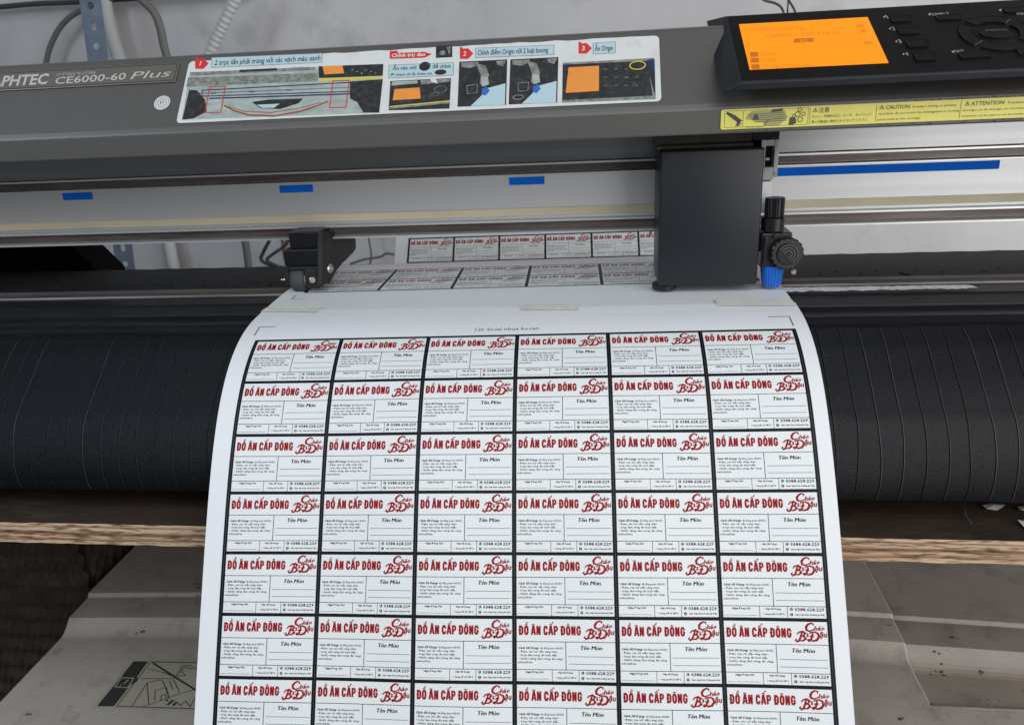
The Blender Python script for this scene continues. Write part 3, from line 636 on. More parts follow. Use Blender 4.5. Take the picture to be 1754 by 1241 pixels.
# --- platen (black bed), cutting strip, front lip
random.seed(5)
bk = [(0.5245, 0.0)]
bm = bmesh.new(); n = 150; top_, bot_, fr_, frb = [], [], [], []
for i in range(n + 1):
    x = XL + (XR - XL) * i / n
    yb = 0.5975 + 0.0009 * math.sin(i * 1.55) + random.uniform(-.0004, .0004) if x > 0.16 or x < -0.2 else 0.5975
    fr_.append(bm.verts.new((x, 0.5245, 0))); top_.append(bm.verts.new((x, yb, 0))); bot_.append(bm.verts.new((x, yb, -0.0300))); frb.append(bm.verts.new((x, 0.5245, -0.0300)))
for i in range(n):
    for a, b2 in ((fr_, top_), (top_, bot_), (bot_, frb), (frb, fr_)): bm.faces.new((a[i], a[i + 1], b2[i + 1], b2[i]))
bmesh.ops.recalc_face_normals(bm, faces=bm.faces); me = bpy.data.meshes.new('rear_bed'); bm.to_mesh(me); bm.free()
bed = link('rear_bed', me, 'platen_black', plotter)
ik = Ink(lambda a, b, off: Vector((a, b, off)))
for i in range(40):
    x = XL + 0.013 + i * 0.026
    ik.disc((x, 0.5345), 0.0016, 0.0012, 'score_groove', 0, 10); ik.disc((x + 0.012, 0.5415), 0.0016, 0.0012, 'score_groove', 0, 10)
ik.poly([(0.196, 0.5325), (0.2000, 0.5260), (0.2040, 0.5260), (0.2020, 0.5330)], 'score_groove', 0); ik.line([(0.199, 0.532), (0.1985, 0.552)], 0.0005, 'score_groove', 1)
for i in range(26): x = XL + i * 0.04 + 0.01; ik.line([(x, 0.5255), (x + 0.004, 0.5262), (x + 0.010, 0.5256)], 0.0006, 'score_groove', 1)
ik.build('bed_holes', bed, base=0.0001)
MB().prism([(0.5245, 0.0003), (0.5245, -0.02), (0.5225, -0.02), (0.5225, 0.0005), (0.5232, 0.0009)], XL, XR).build('bed_edge', 'cutting_mat', plotter)
MB().box(XL, XR, 0.5090, 0.5225, -0.02, -0.0010).build('cutting_strip', 'cutting_mat', plotter)
MB().prism([(0.5090, -0.02), (0.5090, -0.0002), (0.5086, 0.0002), (0.5082, -0.0008), (0.5076, -0.0010), (0.5076, -0.02)], XL, XR).build('bright_edge', 'dull_edge', plotter)
MB().prism([(0.5076, -0.0010), (0.5076, -0.02), (0.4840, -0.02), (0.4840, -0.0010)], XL, XR).build('front_strip', 'platen_gloss', plotter)
lip = MB().prism([(0.4840, -0.02), (0.4840, -0.0002), (0.4832, 0.0004), (0.4824, -0.0002), (0.4640, -0.0012), (0.4620, -0.0008), (0.4590, -0.0008), (0.4560, -0.0020), (0.4540, -0.0026), (0.4470, -0.0024), (0.4430, -0.0018), (0.4400, -0.0026), (0.4375, -0.0044), (0.4345, -0.0058), (0.4320, -0.0054), (0.4300, -0.02)], XL, XR).build('front_lip', 'platen_gloss', plotter)
ik = Ink(lambda a, b, off: Vector((a, b, -0.0004 + off)))
random.seed(9)
for i in range(60):
    x = random.uniform(XL, XR); l = random.uniform(.003, .012); y = random.uniform(.466, .481); ik.line([(x, y), (x + l * .4, y + random.uniform(-.0008, .0008)), (x + l, y)], random.uniform(.0003, .0007), 'score_groove' if i % 3 else 'recess_dark', 0)
ik.build('scratches', lip, base=0.0002)['kind'] = 'stuff'
# silver tape along the slot, right of the sheet
random.seed(11); bm = bmesh.new(); n = 46; r0, r1, s0_ = [], [], []
for i in range(n + 1):
    x = 0.1120 + (0.2275 - 0.1120) * i / n
    r0.append(bm.verts.new((x + .001, 0.4892 + random.uniform(-.0006, .0006) + (0.001 if i > n - 3 else 0), 0.0006 + random.uniform(0, .0006)))); r1.append(bm.verts.new((x - (0.003 if i == n else 0), 0.4995 + random.uniform(-.0003, .0003) - 0.0012 * i / n, 0.0006 + random.uniform(0, .0003)))); s0_.append(bm.verts.new((x, 0.4955, 0.0010 + random.uniform(-.0002, .0004))))
for i in range(n): bm.faces.new((r0[i], r0[i + 1], s0_[i + 1], s0_[i])); bm.faces.new((s0_[i], s0_[i + 1], r1[i + 1], r1[i]))
me = bpy.data.meshes.new('silver_tape'); bm.to_mesh(me); bm.free(); link('silver_tape', me, 'silver_tape', plotter)
# --- curved front cover with score lines
DP = [(0.4310, -0.0054), (0.4215, -0.0105), (0.4110, -0.0190), (0.4005, -0.0275), (0.3920, -0.0350), (0.3850, -0.0415), (0.3795, -0.0500), (0.3755, -0.0590), (0.3735, -0.0680), (0.3738, -0.0760), (0.3755, -0.0822)]
def cr_pts(P, K=6):
    q = [(2 * P[0][0] - P[1][0], 2 * P[0][1] - P[1][1])] + P + [(2 * P[-1][0] - P[-2][0], 2 * P[-1][1] - P[-2][1])]; out = []
    for i in range(1, len(q) - 2):
        for j in range(K):
            t = j / K; out.append(tuple(0.5 * ((2 * q[i][c]) + (q[i + 1][c] - q[i - 1][c]) * t + (2 * q[i - 1][c] - 5 * q[i][c] + 4 * q[i + 1][c] - q[i + 2][c]) * t * t + (3 * q[i][c] - q[i - 1][c] - 3 * q[i + 1][c] + q[i + 2][c]) * t ** 3) for c in (0, 1)))
    return out + [P[-1]]
DPs = cr_pts(DP)
fc = MB().prism(DPs + [(0.3790, -0.0835), (0.44, -0.0835), (0.44, -0.0054)], XL, XR).build('front_cover', 'front_cover_black', plotter, False)
for p in fc.data.polygons:
    if len(p.vertices) == 4: p.use_smooth = True
def drummap(a, b, off):      # b = 0 top .. 1 bottom
    f_ = b * (len(DPs) - 1); i = min(int(f_), len(DPs) - 2); t = f_ - i
    y = DPs[i][0] + (DPs[i + 1][0] - DPs[i][0]) * t; z = DPs[i][1] + (DPs[i + 1][1] - DPs[i][1]) * t
    d = Vector((DPs[i + 1][0] - DPs[i][0], DPs[i + 1][1] - DPs[i][1])).normalized()
    return Vector((a, y + d.y * off, z - d.x * off))
random.seed(21)
k0 = -34
sl = Ink(drummap)
for k in range(-44, 40):
    x = 0.1302 + k * 0.01105 - 0.011; ph = random.uniform(0, 6)
    if -0.17 < x < 0.098: continue
    b0 = 0.0 if x > 0 else 0.02; b1 = random.uniform(.97, 1.0)
    wob = lambda t: 0.0005 * math.sin(3 * t + ph) + 0.0002 * math.sin(13 * t + ph)
    pts = [(x + wob(t), t) for t in [b0 + (b1 - b0) * j / 26 for j in range(27)]]
    fl = lambda w, dx, m, lay: [sl.poly([(p[0] + dx - w, p[1]), (p[0] + dx + w, p[1]), (q_[0] + dx + w, q_[1]), (q_[0] + dx - w, q_[1])], m, lay) for p, q_ in zip(pts, pts[1:])]
    fl(0.00028, -0.00022, 'score_groove', 0); fl(random.choice((0.00004, 0.00006, 0.00009)), 0.00012, 'score_line', 1)
sl.build('score_marks', fc, base=0.00012)
# --- body between bed and bench, left end bracket
MB().box(XL, XR, 0.4401, 0.5900, -0.0989, -0.0305).build('body', 'black_matte', plotter)
sb = MB(); p0, p1, p2 = atY(143, 418, .62), atY(190, 463, .62), atY(-60, 463, .62)
sb.prism([(-0.62, -0.04), (p1.x + .003, -0.04), (p1.x, p1.z), (p0.x, p0.z), (p0.x - .004, 0.05), (-0.62, 0.05)], 0.606, 0.64, axis='y')
sb.build('end_bracket', 'score_groove', plotter)
MB().box(-0.66, XL, 0.41, 0.64, -0.0989, 0.155, bev=0.004).build('end_housing', 'cover_grey', plotter)
MB().box(XR, XR + .05, 0.41, 0.64, -0.0989, 0.155, bev=0.004).build('end_housing', 'cover_grey', plotter)

# ================================================================== THE PRINTED SHEET (two sheets taped together)
X0, Y0, PSI, ROW, S0 = -0.05204993, 0.51381733, 0.03328179, 0.60739227 * 0.31 / 6, 0.09129836
PHI = [0.0, -0.02, -0.015, 0.17617081, 0.45922549, 0.72372057, 0.89348608, 0.97532206, 1.01694441, 1.03479105, 1.04434663, 1.05285006, 1.06133913, 1.0698282]
HB = 0.025; PT_, y, z = [], 0.0, 0.0; DSS = 0.001
s = 0.0
def phi(s):
    f_ = s / HB; i = min(int(f_), len(PHI) - 1); t = f_ - i
    return PHI[i] if i >= len(PHI) - 1 else PHI[i] + (PHI[i + 1] - PHI[i]) * t
FRONT = [(0.0, 0.0)]
while s < 0.40:
    a = phi(s + DSS / 2); y -= math.cos(a) * DSS; z -= math.sin(a) * DSS; s += DSS; FRONT.append((y, z))
# backwards: flat over the bed, sagging behind it, rising towards the wall
BK = [(0.0, 0.0)]
ctrl = cr_pts([(0, 0), (0.03, 0), (0.06, 0), (0.083, -0.0002), (0.095, -0.006), (0.12, -0.040), (0.16, -0.082), (0.21, -0.1065), (0.262, -0.1045), (0.306, -0.082), (0.338, -0.0495), (0.366, -0.0185), (0.392, 0.010), (0.42, 0.038)], 20)
acc = 0; res_ = []
for a, b in zip(ctrl, ctrl[1:]):
    L_ = math.hypot(b[0] - a[0], b[1] - a[1]); k = 0
    res_.append((acc, a)); acc += L_
res_.append((acc, ctrl[-1])); BLEN = acc
def back(sb_):
    lo = 0
    for i in range(len(res_) - 1):
        if res_[i + 1][0] >= sb_: break
    (s_a, a), (s_b, b) = res_[i], res_[i + 1]; t = (sb_ - s_a) / max(1e-9, s_b - s_a)
    return (a[0] + (b[0] - a[0]) * t, a[1] + (b[1] - a[1]) * t)
def sheet(u, s, off=0.0):
    def raw(s):
        if s < 0: return back(-s)
        f_ = min(s / DSS, len(FRONT) - 1.001); i = int(f_); t = f_ - i
        return (FRONT[i][0] + (FRONT[i + 1][0] - FRONT[i][0]) * t, FRONT[i][1] + (FRONT[i + 1][1] - FRONT[i][1]) * t)
    yy, zz_ = raw(s); y2, z2 = raw(s + 0.0015); y1, z1 = raw(s - 0.0015)
    n = Vector((z2 - z1, -(y2 - y1))).normalized()  # pointing up when the path runs towards the viewer
    w_ = max(0.0, min(1.0, (s - 0.10) / 0.10)); w_ = w_ * w_ * (3 - 2 * w_)
    off += w_ * (0.0009 * math.sin(u * 26 + 0.8 + s * 5) + 0.0006 * math.sin(u * 61 - s * 9))
    yy += n.x * off; zz_ += n.y * off
    if n.y < 0 and abs(s) < 0.05: pass
    c_, s_ = math.cos(PSI), math.sin(PSI)
    return Vector((X0 + u * c_ - yy * s_, Y0 + u * s_ + yy * c_, zz_ + 0.0007))
stk = thing('sticker_sheet', 'long white sheet of red and black printed stickers curling down over the plotter front', 'sticker sheet', (X0, Y0, 0))
UL, UR = -0.1662, 0.1635
def seam(u): return 0.0545 + (u * 0.028) + 0.0016 * math.sin(u * 17 + .6) + .0006 * math.sin(u * 45)
def strip(name, u0, u1, sa, sb_, ns, lift, nu=24, thick=0.0002):
    tp = lambda sv: 0.0 if name == 'front_sheet' else max(0.0, min(1.0, sv / 0.052)) ** 1.5
    def uu(i, sv): return (u0 + 0.0042 * tp(sv)) * (1 - i) + (u1 - 0.003 * tp(sv)) * i
    b = MB(); b.grid(lambda i, j: sheet(uu(i, sa(u0 + (u1 - u0) * i) * (1 - j) + sb_ * j), (sa(u0 + (u1 - u0) * i) * (1 - j) + sb_ * j), lift + (0.0005 * (1 - min(1, j * 40)) if name == 'front_sheet' else 0)), nu, ns)
    me = b.mesh(name)
    if sum(p.normal.z * p.area for p in me.polygons) < 0: me.flip_normals()
    o = link(name, me, 'paper', stk, True); md = o.modifiers.new('s', 'SOLIDIFY'); md.thickness = thick; md.offset = -1
    md = o.modifiers.new('e', 'EDGE_SPLIT'); md.split_angle = 0.6
    return o
front = strip('front_sheet', UL, UR, seam, 0.385, 150, 0.0003, nu=80)
rear = strip('rear_sheet', -0.1705, 0.1665, lambda u: -BLEN + 0.004, 0.0600, 230, 0.0, nu=12)

PW = 0.31 / 6
BV, BH = 0.00235, 0.0017
O_ = [(.1, .28), (.18, .09), (.30, .09), (.38, .28), (.38, .72), (.30, .91), (.18, .91), (.1, .72)]
C_ = [(.38, .64), (.38, .74), (.30, .91), (.18, .91), (.1, .72), (.1, .28), (.18, .09), (.30, .09), (.38, .26)]
D_ = [(.1, .09), (.25, .09), (.37, .25), (.37, .75), (.25, .91), (.1, .91)]
A_ = [(.065, 0), (.20, .92), (.28, .92), (.415, 0)]
CIRC = ([(.11, 1.07), (.235, 1.20), (.36, 1.07)], .085, 0)
BLK = {'D': [(D_, .18, 1)], 'Đ': [(D_, .18, 1), ([(-.03, .50), (.23, .50)], .13, 0)], 'O': [(O_, .18, 1)], 'Ô': [(O_, .18, 1), CIRC],
       'Ồ': [(O_, .18, 1), CIRC, ([(.26, 1.42), (.40, 1.25)], .085, 0)], 'Ă': [(A_, .17, 0), ([(.14, .28), (.34, .28)], .14, 0), ([(.12, 1.22), (.17, 1.09), (.30, 1.09), (.35, 1.22)], .08, 0)],
       'Ấ': [(A_, .17, 0), ([(.14, .28), (.34, .28)], .14, 0), CIRC, ([(.36, 1.24), (.50, 1.44)], .09, 0)],
       'N': [([(.1, 0), (.1, 1)], .17, 0), ([(.10, .97), (.37, .03)], .17, 0), ([(.37, 0), (.37, 1)], .17, 0)],
       'C': [(C_ + [(.38, .36)], .18, 0)], 'P': [([(.1, 0), (.1, 1)], .18, 0), ([(.1, .91), (.28, .91), (.37, .80), (.37, .58), (.28, .46), (.1, .46)], .16, 0)],
       'G': [(C_ + [(.38, .46), (.24, .46)], .17, 0)]}
def block_text(ik, st, x0, x1, yb, cap, m_):
    adv = sum(.20 if c == ' ' else .535 for c in st) - .07; k = (x1 - x0) / (adv * cap); cx = 0.0
    for c in st:
        if c == ' ': cx += .20; continue
        for n, (path, w, cl) in enumerate(BLK[c]):
            ik.line([(x0 + (cx + a) * k * cap, yb - b * cap) for a, b in path], w * cap * 1.22, m_, 1 + n, bool(cl))
        cx += .535
def make_label(k, ul, st, parent, base):
    """one sticker: ul, st = its top left corner on the sheet (s grows towards the reader)"""
    W, Hh = PW - BV, ROW - BH
    ik = Ink(lambda a, b, off: sheet(ul + a, st + b, base + off), step=0.003); ik.flip = True
    X = lambda f_: f_ * W
    Y = lambda f_: f_ * Hh
    ik.rect(0, 0, W, Hh, 'label_white', 0)
    block_text(ik, 'ĐỒ ĂN CẤP ĐÔNG', X(.022), X(.655), Y(.256), Y(.150), 'print_red')
    # hand lettered logo
    def lg(x, y): return (X(.69 + .30 * x), Y(.315 - .295 * y))
    wd_ = lambda *w: [v * 0.00050 for v in w]
    ik.line([lg(.585, .86), lg(.60, .95), lg(.52, 1.0), lg(.42, .92), lg(.36, .78), lg(.37, .63), lg(.46, .56), lg(.56, .62), lg(.62, .70)], wd_(1, 1.3, 1.5, 2, 2.4, 2.2, 1.5, 1.1, .8), 'print_red', 1)
    ik.text('háo', lg(.61, .60), lg(.95, .64), Y(.072), 'print_red', 1, bold=0.04, shear=0.3, res=1)
    ik.line([lg(.04, .16), lg(.0, .08), lg(.05, .0), lg(.12, .05), lg(.17, .25), lg(.22, .50)], wd_(1, 1.4, 1.8, 2, 2, 1.6), 'print_red', 1)
    ik.line([lg(.06, .38), lg(.12, .50), lg(.24, .55), lg(.32, .46), lg(.27, .33), lg(.19, .29), lg(.29, .27), lg(.33, .16), lg(.24, .05), lg(.13, .05)], wd_(1, 1.4, 1.8, 2, 1.6, 1.2, 1.6, 2.2, 1.6, 1), 'print_red', 2)
    ik.text('a', lg(.345, .26), lg(.425, .27), Y(.085), 'print_red', 1, bold=0.04, shear=0.2, res=1)
    ik.line([lg(.56, .47), lg(.53, .25), lg(.49, .10), lg(.43, .03), lg(.39, .08), lg(.43, .13), lg(.55, .04), lg(.68, .10), lg(.755, .28), lg(.72, .46), lg(.62, .53), lg(.50, .50), lg(.45, .42)], wd_(1.6, 2, 2, 1.5, 1.2, 1.3, 1.7, 2.2, 2.3, 1.9, 1.5, 1.2, .9), 'print_red', 2)
    ik.line([lg(.46, .29), lg(.60, .31)], wd_(1.3, 1.3), 'print_red', 3)
    ik.text('ậu', lg(.76, .24), lg(1.0, .26), Y(.088), 'print_red', 1, bold=0.04, shear=0.2, res=1)
    th = 0.00022
    def ln(x0, y0, x1, y1, w=th):
        if y0 == y1: ik.rect(X(x0), Y(y0) - w / 2, X(x1), Y(y0) + w / 2, 'print_black', 1)
        else: ik.rect(X(x0) - w / 2, Y(y0), X(x0) + w / 2, Y(y1), 'print_black', 2)
    ln(0, .365, 1, .365, .0003); ln(.5, .365, .5, .815, .0003); ln(0, .815, 1, .815, .0003); ln(.36, .815, .36, 1); ln(.63, .815, .63, 1)
    ln(.525, .60, .985, .60); ln(.525, .72, .985, .72); ln(.01, .965, .33, .965, .00016)
    tx = lambda s_, x0, x1, y_, h, b=0.0, sh=0.0, r=1: ik.text(s_, (X(x0), Y(y_)), (X(x1), Y(y_)), Y(h), 'print_black', 1, bold=b, shear=sh, res=r)
    tx('Tên Món', .640, .860, .490, .070, -.014, .2, 2); ik.text('Tên Món', (X(.646), Y(.490)), (X(.866), Y(.490)), Y(.070), 'print_black', 2, shear=.2)
    tx('Cách Sử Dụng:', .015, .225, .483, .034, 0.042, .15); tx('Rã đông (xem HDSD)', .24, .47, .483, .030, 0.020, .15)
    tx('- Đạm, rau củ: nấu cùng cháo.', .018, .42, .540, .031, 0.022, .15); tx('- Soup: làm nóng, ăn trực tiếp.', .018, .415, .597, .031, 0.022, .15)
    tx('- Nước dùng: làm nóng, ăn cùng', .018, .465, .654, .031, 0.022, .15); tx('mì/nui/bún.', .01, .165, .712, .031, 0.022, .15)
    tx('Ngày Đóng Gói:', .09, .275, .868, .030, 0.036); tx('Hạn Sử Dụng:', .42, .57, .872, .028, 0.036); tx('1 tháng kể từ NĐG', .395, .60, .955, .028, 0.022)
    ik.disc((X(.668), Y(.862)), .00075, .00075, 'print_black', 1, 12); ik.line([(X(.662), Y(.845)), (X(.664), Y(.868)), (X(.675), Y(.878))], .00025, 'label_white', 2)
    tx('0388.628.229', .70, .985, .886, .050, 0.026, 0, 1)
    ik.disc((X(.668), Y(.945)), .00075, .00075, 'print_black', 1, 12); ik.text('f', (X(.663), Y(.957)), (X(.673), Y(.957)), Y(.03), 'label_white', 2, bold=.02, res=1)
    tx('Cháo Hạt Dinh Dưỡng Ba Đậu', .70, .985, .957, .024, 0.036)
    return ik.build('printed_label', parent, base=0.00008, dl=0.00004)
def block(parent, ub, stop, rows, base, cols=6):
    g = Ink(lambda a, b, off: sheet(a, b, base + off), step=0.003)
    g.rect(ub - BV / 2, stop - BH / 2, ub + 0.31 + BV / 2, stop + rows * ROW + BH / 2, 'print_black', 0)
    for c in range(cols + 1): g.rect(ub + c * PW - .00012, stop, ub + c * PW + .00012, stop + rows * ROW, 'cut_line', 1)
    g.build('printed_grid', parent, base=0.00004, dl=0.00002)
    for r in range(rows):
        for c in range(cols):
            make_label(r * 6 + c, ub + c * PW + BV / 2, stop + r * ROW + BH / 2, parent, base)
block(front, -0.155, S0, 8, 0.0003)
block(rear, -0.155, -2 * ROW, 2, 0.0)
# block on the part of the sheet rising behind the machine: find where its row line falls
bs = None
best = 9
for i in range(400):
    s_ = -0.22 - i * 0.0006
    if -s_ > BLEN: break
    p = sheet(0, s_) - CC; yy_ = 620.5 + FPX * p.dot(D) / p.dot(F)
    if abs(yy_ - 443.5) < best and -s_ > 0.30: best = abs(yy_ - 443.5); bs = s_
print('back row at', bs, 'of', BLEN, 'err', best)
block(rear, -0.155, bs - ROW, 3, 0.0)
# registration marks and the file name
def marks(parent, base, L):
    ik = Ink(lambda a, b, off: sheet(a, b, base + off), step=0.003); ik.flip = True
    for (u, s_, du, ds) in L:
        w = 0.0005
        ik.rect(min(u, u + du), s_ - w / 2, max(u, u + du), s_ + w / 2, 'print_black', 0)
        ik.rect(u - w / 2, min(s_, s_ + ds), u + w / 2, max(s_, s_ + ds), 'print_black', 1)
    return ik
for mk in ((-0.1583, 0.0762, 0.0100, 0.0100), (0.1555, 0.0780, -0.0120, 0.0100)): marks(front, 0.0003, [mk]).build('registration_mark', front, base=0.0001)
ik = marks(front, 0.0003, [])
ik.text('12t decal nhua kocan', (-0.0250, 0.0862), (0.0122, 0.0862), 0.0029, 'print_black', 0, res=1)
ik.build('file_name', front, base=0.0001)
for mk in ((-0.1590, 0.0180, 0.0100, -0.0100), (0.1545, 0.0215, -0.0100, -0.0100)): marks(rear, 0.0, [mk]).build('registration_mark', rear, base=0.0001)
# masking tape over the seam
random.seed(31)
def tape(u0, u1, ds0, ds1, sk):
    bm = bmesh.new(); n = 22; rows_ = []
    for j in range(5):
        rows_.append([])
        for i in range(n + 1):
            u = u0 + (u1 - u0) * i / n; e_ = random.uniform(-.0004, .0004) if i in (0, n) else 0
            s_ = seam(u) + ds0 + (ds1 - ds0) * j / 4 + sk * (u - u0)
            rows_[-1].append(bm.verts.new(sheet(u + e_, s_, 0.0010 + (0.0001 * math.sin(i * 1.3 + j)))))
    for j in range(4):
        for i in range(n): bm.faces.new((rows_[j][i], rows_[j][i + 1], rows_[j + 1][i + 1], rows_[j + 1][i]))
    me = bpy.data.meshes.new('masking_tape'); bm.to_mesh(me); bm.free(); o = link('masking_tape', me, 'masking_tape', stk, True)
tape(-0.1665, -0.1290, -0.0060, 0.0045, 0.06); tape(0.0000, 0.0350, -0.0050, 0.0060, 0.0); tape(0.1180, 0.1625, -0.0085, 0.0045, 0.04)

# ================================================================== BENCH, COPIER, BIN
bench = thing('workbench', 'rough plywood board with dark stained top and pale layered edge under the plotter', 'workbench', (0, 0.6, -0.95))
BT, BB = -0.0989, -0.1127
random.seed(2); bm = bmesh.new(); n = 220; a1, a2, a3, a4 = [], [], [], []
for i in range(n + 1):
    x = -1.0 + 1.9 * i / n; w1 = 0.0005 * math.sin(x * 9) + random.uniform(-.00018, .00018); w2 = random.uniform(-.00035, .00035) + 0.0004 * math.sin(x * 14 + 2)
    a1.append(bm.verts.new((x, 0.366 + random.uniform(-.0003, .0003), BT + w1 * .4 - .0003))); a2.append(bm.verts.new((x, 0.366, BB + w2))); a3.append(bm.verts.new((x, 0.86, BB))); a4.append(bm.verts.new((x, 0.86, BT)))
for i in range(n):
    for k_, (a, b2) in enumerate(((a1, a2), (a2, a3), (a3, a4), (a4, a1))):
        f_ = bm.faces.new((a[i], a[i + 1], b2[i + 1], b2[i])); f_.material_index = 0 if k_ == 0 else 1
bm.faces.new((a1[0], a2[0], a3[0], a4[0])); bm.faces.new((a1[-1], a4[-1], a3[-1], a2[-1]))
bmesh.ops.recalc_face_normals(bm, faces=bm.faces); me = bpy.data.meshes.new('board'); bm.to_mesh(me); bm.free()
link('board', me, ['plywood_edge', 'plywood_top'], bench)
for x in (-0.97, 0.84):
    for y in (0.42, 0.80): MB().box(x - .03, x + .03, y - .03, y + .03, -0.95, BB - .0002).build('leg', 'leg_wood', bench)

# copier: a curved top profile, bowed ledge
copier = thing('office_copier', 'dusty beige copier with a hand warning sticker standing under the plywood board', 'copier', (-0.1, 0.55, -0.95))
def ledgeY(x): return 0.5755 - 0.08 * (x + 0.08) ** 2
def cz_left(y, x):
    l = ledgeY(x)
    if y > l: return -0.2990
    if y > l - 0.0018: return -0.2990 - 0.0035 * (l - y) / 0.0018
    if y > l - 0.030: return -0.3025 - 0.0010 * (l - y) / 0.03
    if y > l - 0.045:
        t = (l - 0.030 - y) / 0.015; return -0.3035 - 0.0100 * (1 - (1 - t) ** 1.6)
    return -0.3135 - 0.008 * (l - 0.045 - y)
def cz_right(y, x):
    l = ledgeY(x)
    if y > l: return -0.3004
    if y > l - 0.0018: return -0.3004 - 0.0034 * (l - y) / 0.0018
    if y > l - 0.0300: return -0.3038 - 0.0013 * (l - y) / 0.03
    if y > l - 0.0450:
        t = (l - 0.0300 - y) / 0.015; return -0.3051 - 0.0150 * (1 - (1 - t) ** 1.7)
    return -0.3201
def ysamples(x, y0, y1):
    l = ledgeY(x); s_ = [y0 + (l - 0.0602 - y0) * i / 12 for i in range(12)]
    s_ += [l - 0.0600 + 0.0300 * i / 12 for i in range(13)] + [l - 0.025, l - 0.01, l - 0.0018, l - 0.0016, l - 0.0001, l + 0.0002] + [l + 0.0002 + (y1 - l) * i / 6 for i in range(1, 7)]
    return s_
def copier_panel(name, xs, fz, y0, y1, zb, m_, yedge=None):
    bm = bmesh.new(); cols_ = []
    for x in xs:
        ys = ysamples(x, yedge(x) if yedge else y0, y1)
        cols_.append([bm.verts.new((x, y_, fz(y_, x))) for y_ in ys])
    for a, b2 in zip(cols_, cols_[1:]):
        for j in range(len(a) - 1): bm.faces.new((a[j], b2[j], b2[j + 1], a[j + 1]))
    def skirt(vs):
        lo = [bm.verts.new((v.co.x, v.co.y, zb)) for v in vs]
        for i in range(len(vs) - 1): bm.faces.new((vs[i], vs[i + 1], lo[i + 1], lo[i]))
    skirt(cols_[0]); skirt(cols_[-1]); skirt([c_[0] for c_ in cols_]); skirt([c_[-1] for c_ in cols_])
    bmesh.ops.recalc_face_normals(bm, faces=bm.faces); me = bpy.data.meshes.new(name); bm.to_mesh(me); bm.free()
    o = link(name, me, m_, copier, False); return o
lin = lambda a, b, n: [a + (b - a) * i / n for i in range(n + 1)]
lidp = copier_panel('top_panel', lin(-0.481, 0.2385, 30), cz_left, 0.20, 0.80, -0.34, 'copier_beige')
def yedge(x):
    t = min(1, (x - 0.2387) / 0.022); return 0.4830 + 0.018 * (1 - math.sqrt(max(0, 1 - (1 - t) ** 2)))
side = copier_panel('side_panel', [0.2387, 0.2400, 0.243, 0.246, 0.250, 0.2550, 0.2610] + lin(0.27, 0.60, 8), cz_right, 0.2, 0.80, -0.34, 'copier_beige_shaded', yedge)
side['label'] = 'side panel with rounded front corner, its beige painted darker for the weaker light'
fy = [(0.20, cz_left(0.20, .4)), (0.4800, cz_left(0.48, .4)), (0.4822, cz_left(0.48, .4) - 0.0006), (0.4828, -0.3230), (0.4828, -0.3399), (0.20, -0.3399)]
MB().prism(fy, 0.23851, 0.60).build('front_panel', 'copier_beige', copier)
ik = Ink(lambda a, b, off: Vector((a, b, cz_left(b, .4) + off))); ik.poly([(0.2600, 0.4794), (0.60, 0.4794), (0.60, 0.4800), (0.2600, 0.4800)], 'copier_edge_highlight', 0); ik.build('painted_edge_highlight', copier, base=0.0002)  # pale strip paints a highlight along the front panel's rear edge
MB().box(-0.478, 0.598, 0.205, 0.795, -0.95, -0.3401, bev=0.006).build('body', 'copier_beige', copier)
def copz(px, py, fz=cz_left):
    z_ = -0.3140
    for _ in range(8): p = atZ(px, py, z_); z_ = fz(p.y, p.x)
    return p
ik = Ink(lambda a, b, off: Vector((a, b, cz_left(b, a) + off)))
Q = lambda *p: [copz(*q)[:2] for q in p]
ik.step = None
ik.quad(*Q((228, 1127), (400, 1131), (380, 1218), (155, 1212)), 'copier_sticker', 0)
ik.poly(Q((229, 1132), (254, 1132), (235, 1158), (236, 1166), (224, 1172), (195, 1209), (166, 1209)), 'copier_ink', 1)
ik.line(Q((258, 1133), (400, 1135)), 0.0010, 'copier_ink', 1); ik.line(Q((258, 1133), (200, 1209), (390, 1215)), 0.0008, 'copier_ink', 2)
ik.line(Q((208, 1160), (229, 1161), (219, 1177), (197, 1176)), 0.0009, 'copier_sticker', 2, closed=True); ik.line(Q((220, 1164), (212, 1171)), 0.0012, 'copier_sticker', 3); ik.disc(Q((207, 1173))[0], 0.0006, 0.0006, 'copier_sticker', 3, 8)
W1 = 0.0006
for L_ in (((262, 1135), (336, 1182)), ):
    ik.line(Q(*L_), 0.0016, 'copier_ink', 3)
for L_ in (((240, 1162), (292, 1162), (300, 1160), (285, 1153), (253, 1145)), ((225, 1210), (240, 1188), (253, 1168), (278, 1164)), ((252, 1170), (255, 1206)), ((265, 1199), (266, 1182), (285, 1177), (290, 1196)), ((275, 1198), (277, 1190), (284, 1189), (285, 1196)),
           ((278, 1165), (284, 1178), (287, 1188)), ((297, 1163), (300, 1170), (308, 1185)), ((290, 1165), (296, 1180)), ((300, 1160), (307, 1150), (312, 1140), (324, 1139), (338, 1146)), ((308, 1152), (316, 1142), (330, 1146)), ((303, 1157), (318, 1157), (312, 1150)),
           ((245, 1210), (300, 1190), (335, 1180)), ((300, 1200), (310, 1208), (318, 1200), (326, 1210), (334, 1195))):
    ik.line(Q(*L_), W1, 'copier_ink', 4)
for i in range(7): ik.disc(Q((286 + i * 2.3, 1199 + (i * 7) % 9))[0], 0.0013, 0.0010, 'copier_ink', 5 + i, 7)
ik.build('hand_warning_sticker', lidp, base=0.0002)
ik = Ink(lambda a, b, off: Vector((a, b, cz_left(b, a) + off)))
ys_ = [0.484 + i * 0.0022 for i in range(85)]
for a, b in zip(ys_, ys_[1:]): ik.poly([(0.2376, a), (0.2384, a), (0.2384, b), (0.2376, b)], 'copier_edge_highlight', 0)
